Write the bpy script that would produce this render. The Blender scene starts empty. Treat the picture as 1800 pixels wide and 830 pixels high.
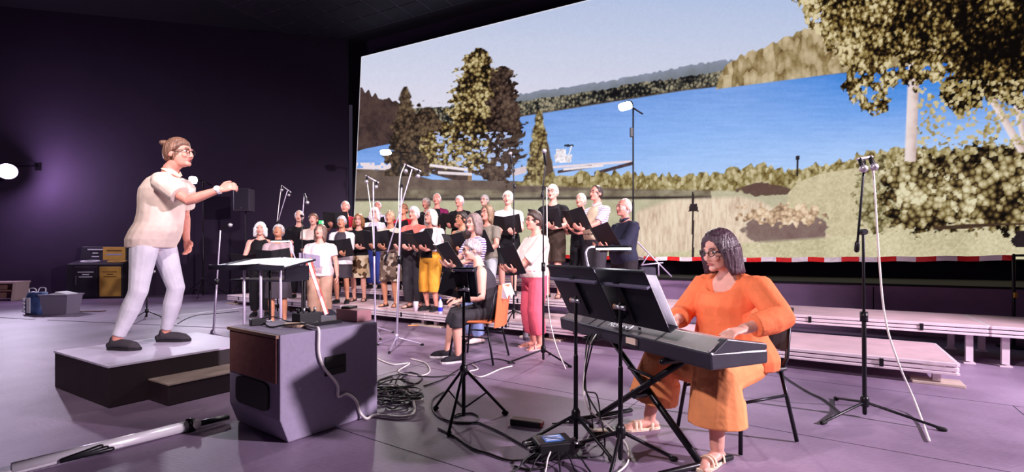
import bpy, math, random
import numpy as np
from mathutils import Vector, Matrix
random.seed(7)
rng = np.random.default_rng(11)
SC = bpy.context.scene
COL = SC.collection
R = math.radians
F, HC, HY = 840.0, 1.10, 447.0          # focal length in px, camera height, horizon row

# ---------------------------------------------------------------- camera
cam = bpy.data.cameras.new('camera')
cam.sensor_width = 36.0
cam.lens = F / 1800.0 * 36.0
cam.shift_y = (HY - 415.0) / 1800.0
cam.clip_end = 200
camo = bpy.data.objects.new('camera', cam)
camo.location = (0, 0, HC); camo.rotation_euler = (R(90), 0, 0)
COL.objects.link(camo); SC.camera = camo
# ---------------------------------------------------------------- world and exposure
wd = bpy.data.worlds.new('hall_ambience'); SC.world = wd; wd.use_nodes = True
wd.node_tree.nodes['Background'].inputs[0].default_value = (0.30, 0.24, 0.42, 1)
wd.node_tree.nodes['Background'].inputs[1].default_value = 0.10
SC.view_settings.view_transform = 'Standard'; SC.view_settings.look = 'None'
SC.view_settings.exposure = 0.0; SC.view_settings.gamma = 1.0
SC.view_settings.use_curve_mapping = False
SC.cycles.use_denoising = True
SC.cycles.max_bounces = 5

# ---------------------------------------------------------------- stage lights of the hall
def spot(name, loc, aim, power, color, angle, blend=0.5, radius=0.15):
    l = bpy.data.lights.new(name, 'SPOT')
    l.energy = power; l.color = color; l.spot_size = R(angle); l.spot_blend = blend; l.shadow_soft_size = radius
    o = bpy.data.objects.new(name, l); COL.objects.link(o)
    o.location = loc
    o.rotation_euler = (Vector(aim) - Vector(loc)).to_track_quat('-Z', 'Y').to_euler()
    return o
spot('front_spot', (-0.6, -2.2, 6.8), (-1.7, 8.3, 1.4), 5200, (1.0, 0.88, 0.90), 37, 0.45, 0.2)
spot('front_spot.001', (4.8, -0.4, 6.6), (-0.2, 7.6, 1.3), 3400, (1.0, 0.86, 0.92), 44, 0.5, 0.2)
spot('front_spot.002', (-1.2, -2.5, 6.4), (-2.9, 4.2, 1.2), 1750, (1.0, 0.87, 0.86), 27, 0.6, 0.2)
spot('front_spot.003', (-4.8, -1.8, 6.6), (1.4, 2.9, 0.9), 2100, (1.0, 0.86, 0.90), 20, 0.5, 0.2)
spot('side_spot', (7.2, 0.5, 3.3), (1.5, 4.6, 0.5), 3900, (1.0, 0.84, 0.98), 66, 0.6, 0.12)

# ---------------------------------------------------------------- helpers
def fl(px, py):
    Y = HC * F / (py - HY); return Vector(((px - 900) * Y / F, Y, 0))
def wp(px, py, Y):
    return Vector(((px - 900) * Y / F, Y, HC - (py - HY) * Y / F))
def lin(c):
    return tuple(((x / 255.) / 12.92 if x / 255. < 0.04045 else ((x / 255. + 0.055) / 1.055) ** 2.4) for x in c)

MATS = {}
def M(name, rgb, rough=0.6, metal=0.0, vary=0.0, bump=0.0, scale=20.0, emit=0.0, spec=0.5, detail=3.0, stripes=None, blotch=None, stretch=None):
    """procedural material; stripes=(rgb2, axis, scale); blotch=(rgb2, rgb3, scale)"""
    if name in MATS: return MATS[name]
    m = bpy.data.materials.new(name); m.use_nodes = True
    nt = m.node_tree; b = nt.nodes['Principled BSDF']
    c = lin(rgb)
    b.inputs['Base Color'].default_value = (*c, 1)
    b.inputs['Roughness'].default_value = rough
    b.inputs['Metallic'].default_value = metal
    b.inputs['Specular IOR Level'].default_value = spec
    tc = nt.nodes.new('ShaderNodeTexCoord')
    src = None
    if stripes:
        c2, ax, sc = stripes
        w = nt.nodes.new('ShaderNodeTexWave'); w.bands_direction = ax; w.inputs['Scale'].default_value = sc
        w.inputs['Distortion'].default_value = 0.4
        nt.links.new(tc.outputs['Object'], w.inputs['Vector'])
        r = nt.nodes.new('ShaderNodeValToRGB'); r.color_ramp.interpolation = 'CONSTANT'
        r.color_ramp.elements[0].color = (*c, 1); r.color_ramp.elements[1].color = (*lin(c2), 1); r.color_ramp.elements[1].position = 0.55
        nt.links.new(w.outputs['Fac'], r.inputs['Fac']); src = r.outputs['Color']
    elif blotch:
        c2, c3, sc = blotch
        v = nt.nodes.new('ShaderNodeTexVoronoi'); v.inputs['Scale'].default_value = sc
        nt.links.new(tc.outputs['Object'], v.inputs['Vector'])
        s = nt.nodes.new('ShaderNodeSeparateColor'); nt.links.new(v.outputs['Color'], s.inputs['Color'])
        r = nt.nodes.new('ShaderNodeValToRGB'); r.color_ramp.interpolation = 'CONSTANT'
        e = r.color_ramp.elements
        e[0].color = (*c, 1); e[1].position = 0.45; e[1].color = (*lin(c2), 1)
        e2 = e.new(0.75); e2.color = (*lin(c3), 1)
        nt.links.new(s.outputs[0], r.inputs['Fac']); src = r.outputs['Color']
    if vary or bump:
        n = nt.nodes.new('ShaderNodeTexNoise'); n.inputs['Scale'].default_value = scale; n.inputs['Detail'].default_value = detail
        if stretch:
            mpg = nt.nodes.new('ShaderNodeMapping'); mpg.inputs['Scale'].default_value = stretch; nt.links.new(tc.outputs['Object'], mpg.inputs['Vector']); nt.links.new(mpg.outputs['Vector'], n.inputs['Vector'])
        else: nt.links.new(tc.outputs['Object'], n.inputs['Vector'])
        if vary:
            mx = nt.nodes.new('ShaderNodeMix'); mx.data_type = 'RGBA'; mx.blend_type = 'MULTIPLY'; mx.inputs['Factor'].default_value = 1
            rr = nt.nodes.new('ShaderNodeMapRange'); rr.inputs['From Min'].default_value = 0.3; rr.inputs['From Max'].default_value = 0.7
            rr.inputs['To Min'].default_value = 1 - vary; rr.inputs['To Max'].default_value = 1 + vary
            nt.links.new(n.outputs['Fac'], rr.inputs['Value'])
            if src: nt.links.new(src, mx.inputs['A'])
            else: mx.inputs['A'].default_value = (*c, 1)
            nt.links.new(rr.outputs['Result'], mx.inputs['B']); src = mx.outputs['Result']
        if bump:
            bp = nt.nodes.new('ShaderNodeBump'); bp.inputs['Strength'].default_value = bump; bp.inputs['Distance'].default_value = 0.02
            nt.links.new(n.outputs['Fac'], bp.inputs['Height']); nt.links.new(bp.outputs['Normal'], b.inputs['Normal'])
    if src: nt.links.new(src, b.inputs['Base Color'])
    if emit:
        b.inputs['Emission Color'].default_value = (*c, 1); b.inputs['Emission Strength'].default_value = emit
    MATS[name] = m
    return m

def frame_of(d, hint=Vector((0, 0, 1))):
    d = d.normalized()
    if abs(d.dot(hint)) > 0.95: hint = Vector((1, 0, 0)) if abs(d.x) < 0.9 else Vector((0, 1, 0))
    a = hint.cross(d).normalized(); b = d.cross(a).normalized()
    return a, b

class MB:
    def __init__(s): s.v = []; s.f = []
    def add(s, vs, fs):
        o = len(s.v); s.v += [tuple(p) for p in vs]; s.f += [tuple(i + o for i in f) for f in fs]; return s
    def box(s, c, size, rot=None, taper=None):
        c = Vector(c); hx, hy, hz = size[0] / 2, size[1] / 2, size[2] / 2
        tx, ty = taper or (1, 1)
        vs = []
        for z in (-1, 1):
            kx, ky = (tx, ty) if z > 0 else (1, 1)
            for x, y in ((-1, -1), (1, -1), (1, 1), (-1, 1)):
                p = Vector((x * hx * kx, y * hy * ky, z * hz))
                if rot is not None: p = rot @ p
                vs.append(c + p)
        return s.add(vs, [(3, 2, 1, 0), (4, 5, 6, 7), (0, 1, 5, 4), (1, 2, 6, 5), (2, 3, 7, 6), (3, 0, 4, 7)])
    def hexa(s, b4, t4):
        return s.add(list(b4) + list(t4), [(3, 2, 1, 0), (4, 5, 6, 7), (0, 1, 5, 4), (1, 2, 6, 5), (2, 3, 7, 6), (3, 0, 4, 7)])
    def cyl(s, p0, p1, r0, r1=None, n=12):
        return s.tube([p0, p1], [r0, r0 if r1 is None else r1], n, False)
    def rings(s, rings, close=True):
        n = len(rings[0]); vs = [p for r in rings for p in r]; fs = []
        for k in range(len(rings) - 1):
            for i in range(n):
                j = (i + 1) % n
                fs.append((k * n + i, k * n + j, (k + 1) * n + j, (k + 1) * n + i))
        if close:
            fs.append(tuple(range(n - 1, -1, -1))); fs.append(tuple((len(rings) - 1) * n + i for i in range(n)))
        return s.add(vs, fs)
    def tube(s, pts, rad, n=10, caps=True, flat=1.0, hint=Vector((0, 0, 1))):
        """circular (or flattened along the second axis) tube; caps=True gives rounded ends"""
        pts = [Vector(p) for p in pts]
        if not isinstance(rad, (list, tuple)): rad = [rad] * len(pts)
        rings = []
        a = None
        for k, p in enumerate(pts):
            d = (pts[min(k + 1, len(pts) - 1)] - pts[max(k - 1, 0)])
            if d.length < 1e-9: d = Vector((0, 0, 1))
            d.normalize()
            if a is None: a, b = frame_of(d, hint)
            else:
                a = (a - d * a.dot(d))
                a = a.normalized() if a.length > 1e-6 else frame_of(d, hint)[0]
                b = d.cross(a)
            def ring(c, r): return [c + (a * math.cos(t) + b * math.sin(t) * flat) * r for t in [2 * math.pi * i / n for i in range(n)]]
            if k == 0 and caps:
                for q in (0.95, 0.7): rings.append(ring(p - d * rad[0] * q * flat, rad[0] * math.sqrt(max(0.02, 1 - q * q))))
            rings.append(ring(p, rad[k]))
            if k == len(pts) - 1 and caps:
                for q in (0.7, 0.95): rings.append(ring(p + d * rad[k] * q * flat, rad[k] * math.sqrt(max(0.02, 1 - q * q))))
        return s.rings(rings)
    def lathe(s, prof, c=(0, 0, 0), n=20, axis=None):
        c = Vector(c); rs = []
        if axis is None: a, b, d = Vector((1, 0, 0)), Vector((0, 1, 0)), Vector((0, 0, 1))
        else:
            d = Vector(axis).normalized(); a, b = frame_of(d)
        for r, z in prof: rs.append([c + d * z + (a * math.cos(2 * math.pi * i / n) + b * math.sin(2 * math.pi * i / n)) * max(r, 1e-4) for i in range(n)])
        return s.rings(rs)
    def ell(s, c, r, rot=None, nu=14, nv=9):
        c = Vector(c); rs = []
        for k in range(1, nv):
            ph = math.pi * k / nv
            ring = []
            for i in range(nu):
                t = 2 * math.pi * i / nu
                p = Vector((r[0] * math.sin(ph) * math.cos(t), r[1] * math.sin(ph) * math.sin(t), -r[2] * math.cos(ph)))
                if rot is not None: p = rot @ p
                ring.append(c + p)
            rs.append(ring)
        return s.rings(rs)
    def prism(s, poly, d):
        """closed polygon (3-D points) extruded along vector d"""
        n = len(poly); d = Vector(d); vs = [Vector(p) for p in poly] + [Vector(p) + d for p in poly]
        fs = [tuple(range(n - 1, -1, -1)), tuple(range(n, 2 * n))] + [(i, (i + 1) % n, n + (i + 1) % n, n + i) for i in range(n)]
        return s.add(vs, fs)
    def mesh(s, name, mat=None, smooth=False):
        me = bpy.data.meshes.new(name); me.from_pydata(s.v, [], s.f); me.update()
        if mat: me.materials.append(mat)
        if smooth: me.polygons.foreach_set('use_smooth', [True] * len(me.polygons))
        return me
    def build(s, name, mat, parent=None, smooth=False, bevel=0.0, loc=None):
        o = bpy.data.objects.new(name, s.mesh(name, mat, smooth)); COL.objects.link(o)
        if parent is not None: o.parent = parent
        if loc is not None: o.location = loc
        if bevel:
            bv = o.modifiers.new('bevel', 'BEVEL'); bv.width = bevel; bv.segments = 2; bv.limit_method = 'ANGLE'
        return o

def tag(o, label=None, cat=None, group=None, kind=None):
    if label: o['label'] = label
    if cat: o['category'] = cat
    if group: o['group'] = group
    if kind: o['kind'] = kind
    return o
def thing(name, label, cat, loc=(0, 0, 0), rz=0.0, group=None):
    o = bpy.data.objects.new(name, None); COL.objects.link(o); o.empty_display_size = 0.1
    o.location = loc; o.rotation_euler = (0, 0, rz)
    return tag(o, label, cat, group)
def copy_tree(o, parent=None):
    c = o.copy(); COL.objects.link(c); c.parent = parent
    for ch in list(o.children): copy_tree(ch, c)
    return c
def shared(name, me, parent, loc=(0, 0, 0), rz=0.0):
    o = bpy.data.objects.new(name, me); COL.objects.link(o); o.parent = parent; o.location = loc; o.rotation_euler = (0, 0, rz); return o
def spline(pts, sub=8):
    pts = [Vector(p) for p in pts]; out = []
    for i in range(len(pts) - 1):
        p0, p1, p2, p3 = pts[max(i - 1, 0)], pts[i], pts[i + 1], pts[min(i + 2, len(pts) - 1)]
        for k in range(sub):
            t = k / sub
            out.append(0.5 * ((2 * p1) + (p2 - p0) * t + (2 * p0 - 5 * p1 + 4 * p2 - p3) * t * t + (3 * p1 - p0 - 3 * p2 + p3) * t ** 3))
    out.append(pts[-1]); return out
PENDING = []          # meshes that get one continuous voxel surface at the end
def grow(mb, name, mat, parent, vox, smooth_it=4, decim=None):
    o = mb.build(name, None, parent)
    m = o.modifiers.new('remesh', 'REMESH'); m.mode = 'VOXEL'; m.voxel_size = vox
    if smooth_it:
        k = o.modifiers.new('smooth', 'SMOOTH'); k.iterations = smooth_it; k.factor = 0.5
    if decim:
        d = o.modifiers.new('decimate', 'DECIMATE'); d.ratio = decim
    PENDING.append((o, mat)); return o
def finalize():
    dg = bpy.context.evaluated_depsgraph_get(); dg.update()
    for o, mat in PENDING:
        me = bpy.data.meshes.new_from_object(o.evaluated_get(dg))
        o.modifiers.clear(); old = o.data; o.data = me; me.materials.clear(); me.materials.append(mat)
        me.polygons.foreach_set('use_smooth', [True] * len(me.polygons)); me.update()
        nm = old.name; bpy.data.meshes.remove(old); me.name = nm
def text_part(txt, size, extrude, name, mat, parent, mw):
    cu = bpy.data.curves.new('lettering', 'FONT'); cu.body = txt; cu.size = size; cu.extrude = extrude; cu.align_x = 'CENTER'; cu.align_y = 'CENTER'
    t = bpy.data.objects.new('tmp', cu); COL.objects.link(t)
    me = bpy.data.meshes.new_from_object(t.evaluated_get(bpy.context.evaluated_depsgraph_get()))
    bpy.data.objects.remove(t); me.materials.clear(); me.materials.append(mat); me.name = name
    me.transform(mw)
    o = bpy.data.objects.new(name, me); COL.objects.link(o); o.parent = parent; return o

# ---------------------------------------------------------------- common materials
BLACK = M('black_paint', (22, 20, 24), 0.45, vary=0.2, scale=6)
BLKMET = M('black_metal', (26, 24, 30), 0.35, 0.4)
CHROME = M('bare_steel', (200, 196, 204), 0.28, 0.9)
ALU = M('aluminium', (205, 196, 210), 0.4, 0.55, vary=0.08, scale=9)
RUBBER = M('black_rubber', (18, 17, 19), 0.8)
WHITEP = M('white_paper', (240, 238, 245), 0.7, vary=0.04, scale=30)
FOLD = M('black_folder_card', (20, 18, 24), 0.5, vary=0.15, scale=12)
WCABLE = M('white_cable', (250, 242, 238), 0.5)
BCABLE = M('black_cable', (20, 19, 22), 0.5)

# ================================================================ THE HALL
# stage axes: D runs along the risers (towards the right), N points back to the screen
D = Vector((0.832, -0.555, 0)); N = Vector((0.555, 0.832, 0))
RZ_ST = math.atan2(D.y, D.x)
def st(s, r, z=0.0): return D * s + N * r + Vector((0, 0, z))
def st_px(px, r):            # a spot on the line r=const seen under picture column px
    k = (px - 900) / F
    Y = r / (N.x * k + N.y); return Vector((k * Y, Y, 0))
# screen axes
E = Vector((0.891, -0.454, 0)); EN = Vector((0.454, 0.891, 0)); SD = 10.31
SL = Vector((-4.35, 13.79, 0))                      # lower left corner region of the screen plane
RZ_SC = math.atan2(E.y, E.x)

def floor_material():
    m = bpy.data.materials.new('stage_floor'); m.use_nodes = True; nt = m.node_tree; b = nt.nodes['Principled BSDF']
    tc = nt.nodes.new('ShaderNodeTexCoord')
    n1 = nt.nodes.new('ShaderNodeTexNoise'); n1.inputs['Scale'].default_value = 0.9; n1.inputs['Detail'].default_value = 6
    n2 = nt.nodes.new('ShaderNodeTexNoise'); n2.inputs['Scale'].default_value = 26; n2.inputs['Detail'].default_value = 4
    mp = nt.nodes.new('ShaderNodeMapping'); mp.inputs['Scale'].default_value = (1, 5, 1); mp.inputs['Rotation'].default_value = (0, 0, R(33))
    nt.links.new(tc.outputs['Object'], n1.inputs['Vector'])
    nt.links.new(tc.outputs['Object'], mp.inputs['Vector']); nt.links.new(mp.outputs['Vector'], n2.inputs['Vector'])
    r = nt.nodes.new('ShaderNodeValToRGB'); e = r.color_ramp.elements
    e[0].position = 0.3; e[0].color = (*lin((112, 90, 118)), 1); e[1].position = 0.72; e[1].color = (*lin((184, 160, 192)), 1)
    mx = nt.nodes.new('ShaderNodeMix'); mx.data_type = 'RGBA'; mx.blend_type = 'MULTIPLY'; mx.inputs['Factor'].default_value = 0.45
    nt.links.new(n1.outputs['Fac'], r.inputs['Fac']); nt.links.new(r.outputs['Color'], mx.inputs['A']); nt.links.new(n2.outputs['Fac'], mx.inputs['B'])
    nt.links.new(mx.outputs['Result'], b.inputs['Base Color'])
    bp = nt.nodes.new('ShaderNodeBump'); bp.inputs['Strength'].default_value = 0.25; bp.inputs['Distance'].default_value = 0.01
    nt.links.new(n2.outputs['Fac'], bp.inputs['Height']); nt.links.new(bp.outputs['Normal'], b.inputs['Normal'])
    b.inputs['Roughness'].default_value = 0.5
    return m
FLOORM = floor_material()
fo = tag(MB().box((0, 5.0, -0.1), (44, 30, 0.2)).build('floor', FLOORM), kind='structure')
# dark floor-covering sheets meeting in seams around the piano: real thin sheets with open joints
SEAMM = M('floor_seam', (44, 38, 50), 0.8)
mbs = MB()
for s0, r0, s1, r1 in ((-7, 4.9, 6, 4.9), (-4.5, 3.4, 6, 3.4), (-3, 1.9, 5, 1.9), (-1.2, 1.2, -1.2, 4.9), (1.1, 0.6, 1.1, 4.9), (-3.4, 1.9, -3.4, 4.9), (3.2, 0.6, 3.2, 4.9)):
    a, b = st(s0, r0), st(s1, r1); d = (b - a).normalized(); n = Vector((-d.y, d.x, 0)) * 0.0022
    mbs.hexa([a - n, b - n, b + n, a + n], [p + Vector((0, 0, 0.0012)) for p in (a - n, b - n, b + n, a + n)])
mbs.build('seam', SEAMM, fo)
# tape lines on the left floor
TAPEM = M('white_floor_tape', (222, 214, 228), 0.6)
def tape_line(p, q, w, mat, nm='floor_tape'):
    d = (q - p).normalized(); n = Vector((-d.y, d.x, 0)) * w / 2; z = Vector((0, 0, 0.003))
    return MB().hexa([p - n, q - n, q + n, p + n], [a + z for a in (p - n, q - n, q + n, p + n)]).build(nm, mat, fo)
tape_line(fl(300, 556), fl(470, 536), 0.05, TAPEM)
tape_line(fl(-40, 556), fl(60, 562), 0.035, SEAMM); tape_line(fl(85, 563), fl(420, 578), 0.03, SEAMM)

WALLM = M('black_hall_wall', (50, 36, 60), 0.85, vary=0.08, scale=1.5, bump=0.1)
def wall(name, a, b, z0, z1, th=0.2):
    a, b = Vector(a), Vector(b); d = (b - a).normalized(); n = Vector((-d.y, d.x, 0)) * th
    return tag(MB().hexa([p + Vector((0, 0, z0)) for p in (a, b, b + n, a + n)], [p + Vector((0, 0, z1)) for p in (a, b, b + n, a + n)]).build(name, WALLM), kind='structure')
CZ = 7.35
wall('wall_back', (-15.5, 11.47, 0), (-4.75, 13.85, 0), 0, CZ)
wall('wall_left', (-15.5, -8, 0), (-15.5, 11.6, 0), 0, CZ)
scA, scB = SL + EN * 0.25 - E * 0.6, SL + EN * 0.25 + E * 20
wall('wall_screen', scA, scB, 0, CZ)
# ceiling: dark slab, tiles in a light grid near the screen
CEILM = M('black_ceiling', (24, 21, 32), 0.9)
ce = tag(MB().box((0, 5.0, CZ + 0.1), (44, 30, 0.2)).build('ceiling', CEILM), kind='structure')
TILEM = M('black_ceiling_tile', (27, 23, 36), 0.8, vary=0.2, scale=5); GRIDM = M('ceiling_grid_metal', (112, 104, 128), 0.5, 0.3)
CT = 0.62
tm = MB().box((0, 0, -0.008), (CT - 0.03, CT - 0.03, 0.016)).mesh('tile', TILEM)
for i in range(19):
    for j in range(8):
        p = SL + E * (-1.6 + (i + 0.5) * CT) - EN * (0.3 + (j + 0.5) * CT)
        shared('tile', tm, ce, (p.x, p.y, CZ - 0.004), RZ_SC)
gm1 = MB().box((0, 0, -0.004), (19 * CT, 0.022, 0.008)).mesh('grid_bar', GRIDM); gm2 = MB().box((0, 0, -0.006), (0.022, 8 * CT, 0.008)).mesh('grid_bar', GRIDM)
for j in range(9):
    p = SL + E * (-1.6 + 9.5 * CT) - EN * (0.3 + j * CT); shared('grid_bar', gm1, ce, (p.x, p.y, CZ), RZ_SC)
for i in range(20):
    p = SL + E * (-1.6 + i * CT) - EN * (0.3 + 4 * CT); shared('grid_bar', gm2, ce, (p.x, p.y, CZ), RZ_SC)

# ---------------------------------------------------------------- projected lake picture
def hash2(ix, iy, k=0):
    h = (ix.astype(np.int64) * 374761393 + iy.astype(np.int64) * 668265263 + k * 974711) & 0x7fffffff
    h = ((h ^ (h >> 13)) * 1274126177) & 0x7fffffff
    return ((h ^ (h >> 16)) & 0xffff) / 65535.0
def vnoise(x, y, k=0):
    ix, iy = np.floor(x), np.floor(y); fx, fy = x - ix, y - iy
    fx, fy = fx * fx * (3 - 2 * fx), fy * fy * (3 - 2 * fy)
    a, b, c, d = hash2(ix, iy, k), hash2(ix + 1, iy, k), hash2(ix, iy + 1, k), hash2(ix + 1, iy + 1, k)
    return (a * (1 - fx) + b * fx) * (1 - fy) + (c * (1 - fx) + d * fx) * fy
def fbm(x, y, k=0, o=4):
    t = 0; a = 0.5
    for i in range(o): t = t + a * vnoise(x, y, k + i); x, y, a = x * 2.03, y * 2.03, a * 0.5
    return t / (1 - 0.5 ** o)
def cells(x, y, k=0):
    ix, iy = np.floor(x), np.floor(y); best = np.full(x.shape, 9.0); val = np.zeros(x.shape)
    for dx in (-1, 0, 1):
        for dy in (-1, 0, 1):
            cx, cy = ix + dx, iy + dy
            d = (x - cx - hash2(cx, cy, k)) ** 2 + (y - cy - hash2(cx, cy, k + 5)) ** 2
            m = d < best; best = np.where(m, d, best); val = np.where(m, hash2(cx, cy, k + 9), val)
    return np.sqrt(best), val
def paint(px, py):
    """sRGB colour of the projected landscape at picture spot (px, py)"""
    n = px.shape
    img = np.zeros((*n, 3))
    def C(*c): return np.array(c, float)
    def put(mask, col):
        m = np.clip(mask, 0, 1)[..., None]; img[...] = img * (1 - m) + col * m
    def ramp(t, cols):
        t = np.clip(t, 0, 1)[..., None] * (len(cols) - 1); out = np.zeros((*n, 3))
        for i in range(len(cols)): out += np.clip(1 - np.abs(t - i), 0, 1) * C(*cols[i])
        return out
    def line(pts):
        return np.interp(px, [p[0] for p in pts], [p[1] for p in pts])
    def soft(v, w=1.2): return np.clip(v / w + 0.5, 0, 1)
    def leaves(size, cols, k=0, sx=1.0):
        d, v = cells(px / (size * sx), py / size, k)
        big = fbm(px / (size * 5), py / (size * 5), k + 3, 3)
        t = (v * 0.62 + big * 0.95 - d * 0.62 - 0.10) * 1.15
        return ramp(t, cols)
    fine = fbm(px / 3.2, py / 3.2, 21, 3); mid = fbm(px / 14, py / 14, 31, 4); low = fbm(px / 60, py / 60, 41, 3)
    # sky
    t = np.clip((py + 40) / 230, 0, 1); u = np.clip((px - 630) / 900, 0, 1)
    img[...] = ramp(t, [(150, 166, 208), (176, 184, 214), (198, 194, 216)]) + (u * (1 - t) * 8)[..., None] * C(-1, 0, 1) + ((1 - u) * 10 * t)[..., None]
    # far ridge
    ridge = line([(600, 190), (740, 193), (790, 186), (850, 176), (900, 167), (960, 158), (1020, 150), (1100, 137), (1170, 123), (1230, 112), (1280, 106), (1420, 92), (1800, 60), (2300, 30)])
    wob = (vnoise(px / 5, px * 0 + 3, 2) - 0.5) * 4
    put(soft(py - ridge - wob), ramp(np.clip((py - ridge) / 45, 0, 1) * 0.7 + 0.3 * mid, [(112, 120, 148), (84, 88, 92), (78, 74, 62)]))
    near = line([(600, 200), (900, 180), (960, 172), (1060, 158), (1120, 146), (1200, 136), (1270, 126), (2300, 60)])
    put(soft(py - near - wob), leaves(5.5, [(14, 14, 17), (42, 42, 40), (92, 86, 72), (138, 126, 100)], 4, 0.8))
    # lake
    shore = line([(600, 262), (700, 250), (800, 222), (830, 214), (900, 207), (1000, 191), (1100, 175), (1200, 159), (1262, 152), (1480, 128), (1800, 96), (2300, 50)])
    t = np.clip((py - shore) / 150, 0, 1)
    lk = ramp(t, [(88, 130, 216), (110, 156, 236), (146, 184, 246)])
    rp = fbm(px / 40, py / 4, 51, 4)
    lk = lk + ((rp - 0.5) * 20)[..., None] + (np.clip((px - 1300) / 300, 0, 1) * (1 - t) * 44)[..., None] * C(-1.3, -1.1, -0.5)
    put(soft(py - shore), lk)
    put(np.clip(1 - np.abs(py - shore + 1) / 3.2, 0, 1) * 0.8, C(60, 50, 42))
    # right wooded hill
    rh = line([(1258, 156), (1264, 136), (1276, 116), (1300, 100), (1330, 88), (1360, 74), (1395, 60), (1420, 48), (1480, 30), (1600, 0), (2300, -80)])
    rs = line([(1258, 157), (1480, 128), (1800, 94), (2300, 48)])
    d, v = cells(px / 9, py / 22, 61)
    hill = ramp(v * 0.5 + mid * 0.7 - d * 0.35 + 0.1, [(64, 50, 34), (112, 92, 62), (158, 134, 96), (188, 164, 122)])
    put(soft(py - rh - (vnoise(px / 7, px * 0, 5) - 0.5) * 8) * soft(rs - py) * (px > 1258), hill)
    # left dark slope
    ls = line([(600, 150), (630, 158), (660, 166), (690, 178), (740, 196), (790, 240), (815, 300), (840, 330)])
    put(soft(py - ls - (vnoise(px / 6, px * 0, 8) - 0.5) * 14) * soft(line([(600, 276), (640, 262), (690, 252), (740, 300), (840, 330)]) - py) * (px < 840), ramp(mid, [(34, 27, 28), (58, 46, 44), (66, 54, 50)]))
    put((px < 700) * soft(py - 286) * soft(300 - py) * (vnoise(px / 4, py / 6, 9) > 0.35), C(225, 205, 215))
    # dusky lawn in the tree shade
    put(soft(py - line([(600, 296), (700, 300), (760, 316), (900, 318), (960, 322), (2300, 330)])), ramp(mid, [(64, 53, 50), (80, 68, 62), (92, 80, 70)]))
    # meadow
    put(soft(py - line([(600, 352), (700, 352), (760, 348), (860, 340), (1000, 336), (2300, 330)])), ramp(mid * 0.7 + fine * 0.3, [(148, 136, 106), (172, 162, 128), (192, 180, 146)]))
    put(soft(py - 334, 3) * soft(350 - py, 3) * (px > 700) * (px < 1250) * 0.85, ramp(mid, [(50, 42, 40), (90, 80, 68), (138, 126, 100)]))
    put(np.clip(1 - np.abs(py - line([(600, 352), (1240, 347)])) / 4, 0, 1) * (px < 1250), C(36, 31, 32))
    put(soft(py - 356, 5) * (px > 640) * (px < 1130) * 0.75, ramp(mid, [(146, 140, 104), (166, 160, 122), (180, 174, 138)]))
    # spruce, pine, cypress
    def conifer(cx, top, bot, wt, wb, cols, k, size=6, jag=0.25):
        t = (py - top) / (bot - top); w = wt + (wb - wt) * np.clip(t, 0, 1) ** 0.8
        tiers = 0.75 + 0.25 * np.abs(np.sin(py / 9.0 + k)) + (vnoise(px / 7, py / 5, k) - 0.5) * 2 * jag
        m = soft(w * tiers - np.abs(px - cx), 3) * (t > 0) * (t < 1)
        put(m, leaves(size, cols, k))
    dark = [(24, 19, 16), (44, 36, 30), (66, 54, 44), (84, 70, 54)]
    put(soft(1 - ((px - 745) / 34) ** 2 - ((py - 235) / 48) ** 2 + (vnoise(px / 8, py / 8, 3) - 0.5), 0.1), leaves(5, dark, 70))
    conifer(713, 152, 310, 3, 42, dark, 71)
    olive = [(12, 9, 6), (36, 28, 18), (74, 60, 38), (130, 110, 70), (184, 162, 110)]
    put(soft(1 - ((px - 778) / 36) ** 2 - ((py - 262) / 42) ** 2 + (vnoise(px / 9, py / 9, 13) - 0.5) * 1.4, 0.1), leaves(6, olive, 74))
    put(((np.abs(px - 828 + (py - 270) * 0.05) < 4) & (py > 230) & (py < 318)), C(120, 88, 66))
    def blob(cx, cy, rx, ry, cols, k, size=6, rag=1.3):
        m = soft(1 - ((px - cx) / rx) ** 2 - ((py - cy) / ry) ** 2 + (fbm(px / 13, py / 9, k, 3) - 0.5) * rag * 1.6 + (vnoise(px / 4, py / 4, k + 1) - 0.5) * 0.5, 0.1)
        put(m, leaves(size, cols, k))
    def pine(cx, top, bot, wl, wr, cols, k, size):
        t = np.clip((py - top) / (bot - top), 0, 1)
        prof = np.interp(t, [0, .08, .2, .35, .5, .62, .75, .88, 1], [.12, .42, .62, .82, .95, 1, .92, .70, .35])
        saw = 0.72 + 0.28 * np.abs(((py + (px - cx) * 0.25 + k * 7) / 17.0) % 1.0 - 0.15) + (fbm(px / 9, py / 6, k, 3) - 0.5) * 0.75
        dx = px - cx; w = np.where(dx < 0, wl, wr) * prof * saw
        put(soft(w - np.abs(dx), 3) * (py > top) * (py < bot), leaves(size, cols, k))
    brn = [(22, 16, 14), (44, 34, 30), (62, 50, 44), (78, 64, 55)]
    pine(872, 122, 306, 44, 54, brn, 81, 6)
    pine(870, 205, 318, 60, 56, brn, 89, 6)
    pine(843, 84, 246, 64, 50, olive, 83, 5.5)
    pine(822, 190, 300, 46, 66, olive, 84, 6)
    put(soft(px - 858 - (fbm(px / 12, py / 12, 85, 2) - .5) * 40, 6) * soft(1 - ((px - 884) / 30) ** 2 - ((py - 215) / 95) ** 2 + (fbm(px / 9, py / 7, 91, 3) - 0.5) * 1.6, 0.1), leaves(6, brn, 86))
    put((fbm(px / 7, py / 5, 93, 3) > .63) * (px > 760) * (px < 905) * (py > 232) * (py < 300), C(150, 170, 225))
    for q in range(4): put(soft(3.5 - np.abs(py - (246 + 13 * q) + (px - 890) * .35 + (fbm(px / 8, py / 8, 95, 2) - .5) * 10), 2) * (px > 880) * (px < 924 - 5 * q), C(56, 46, 40))
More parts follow.
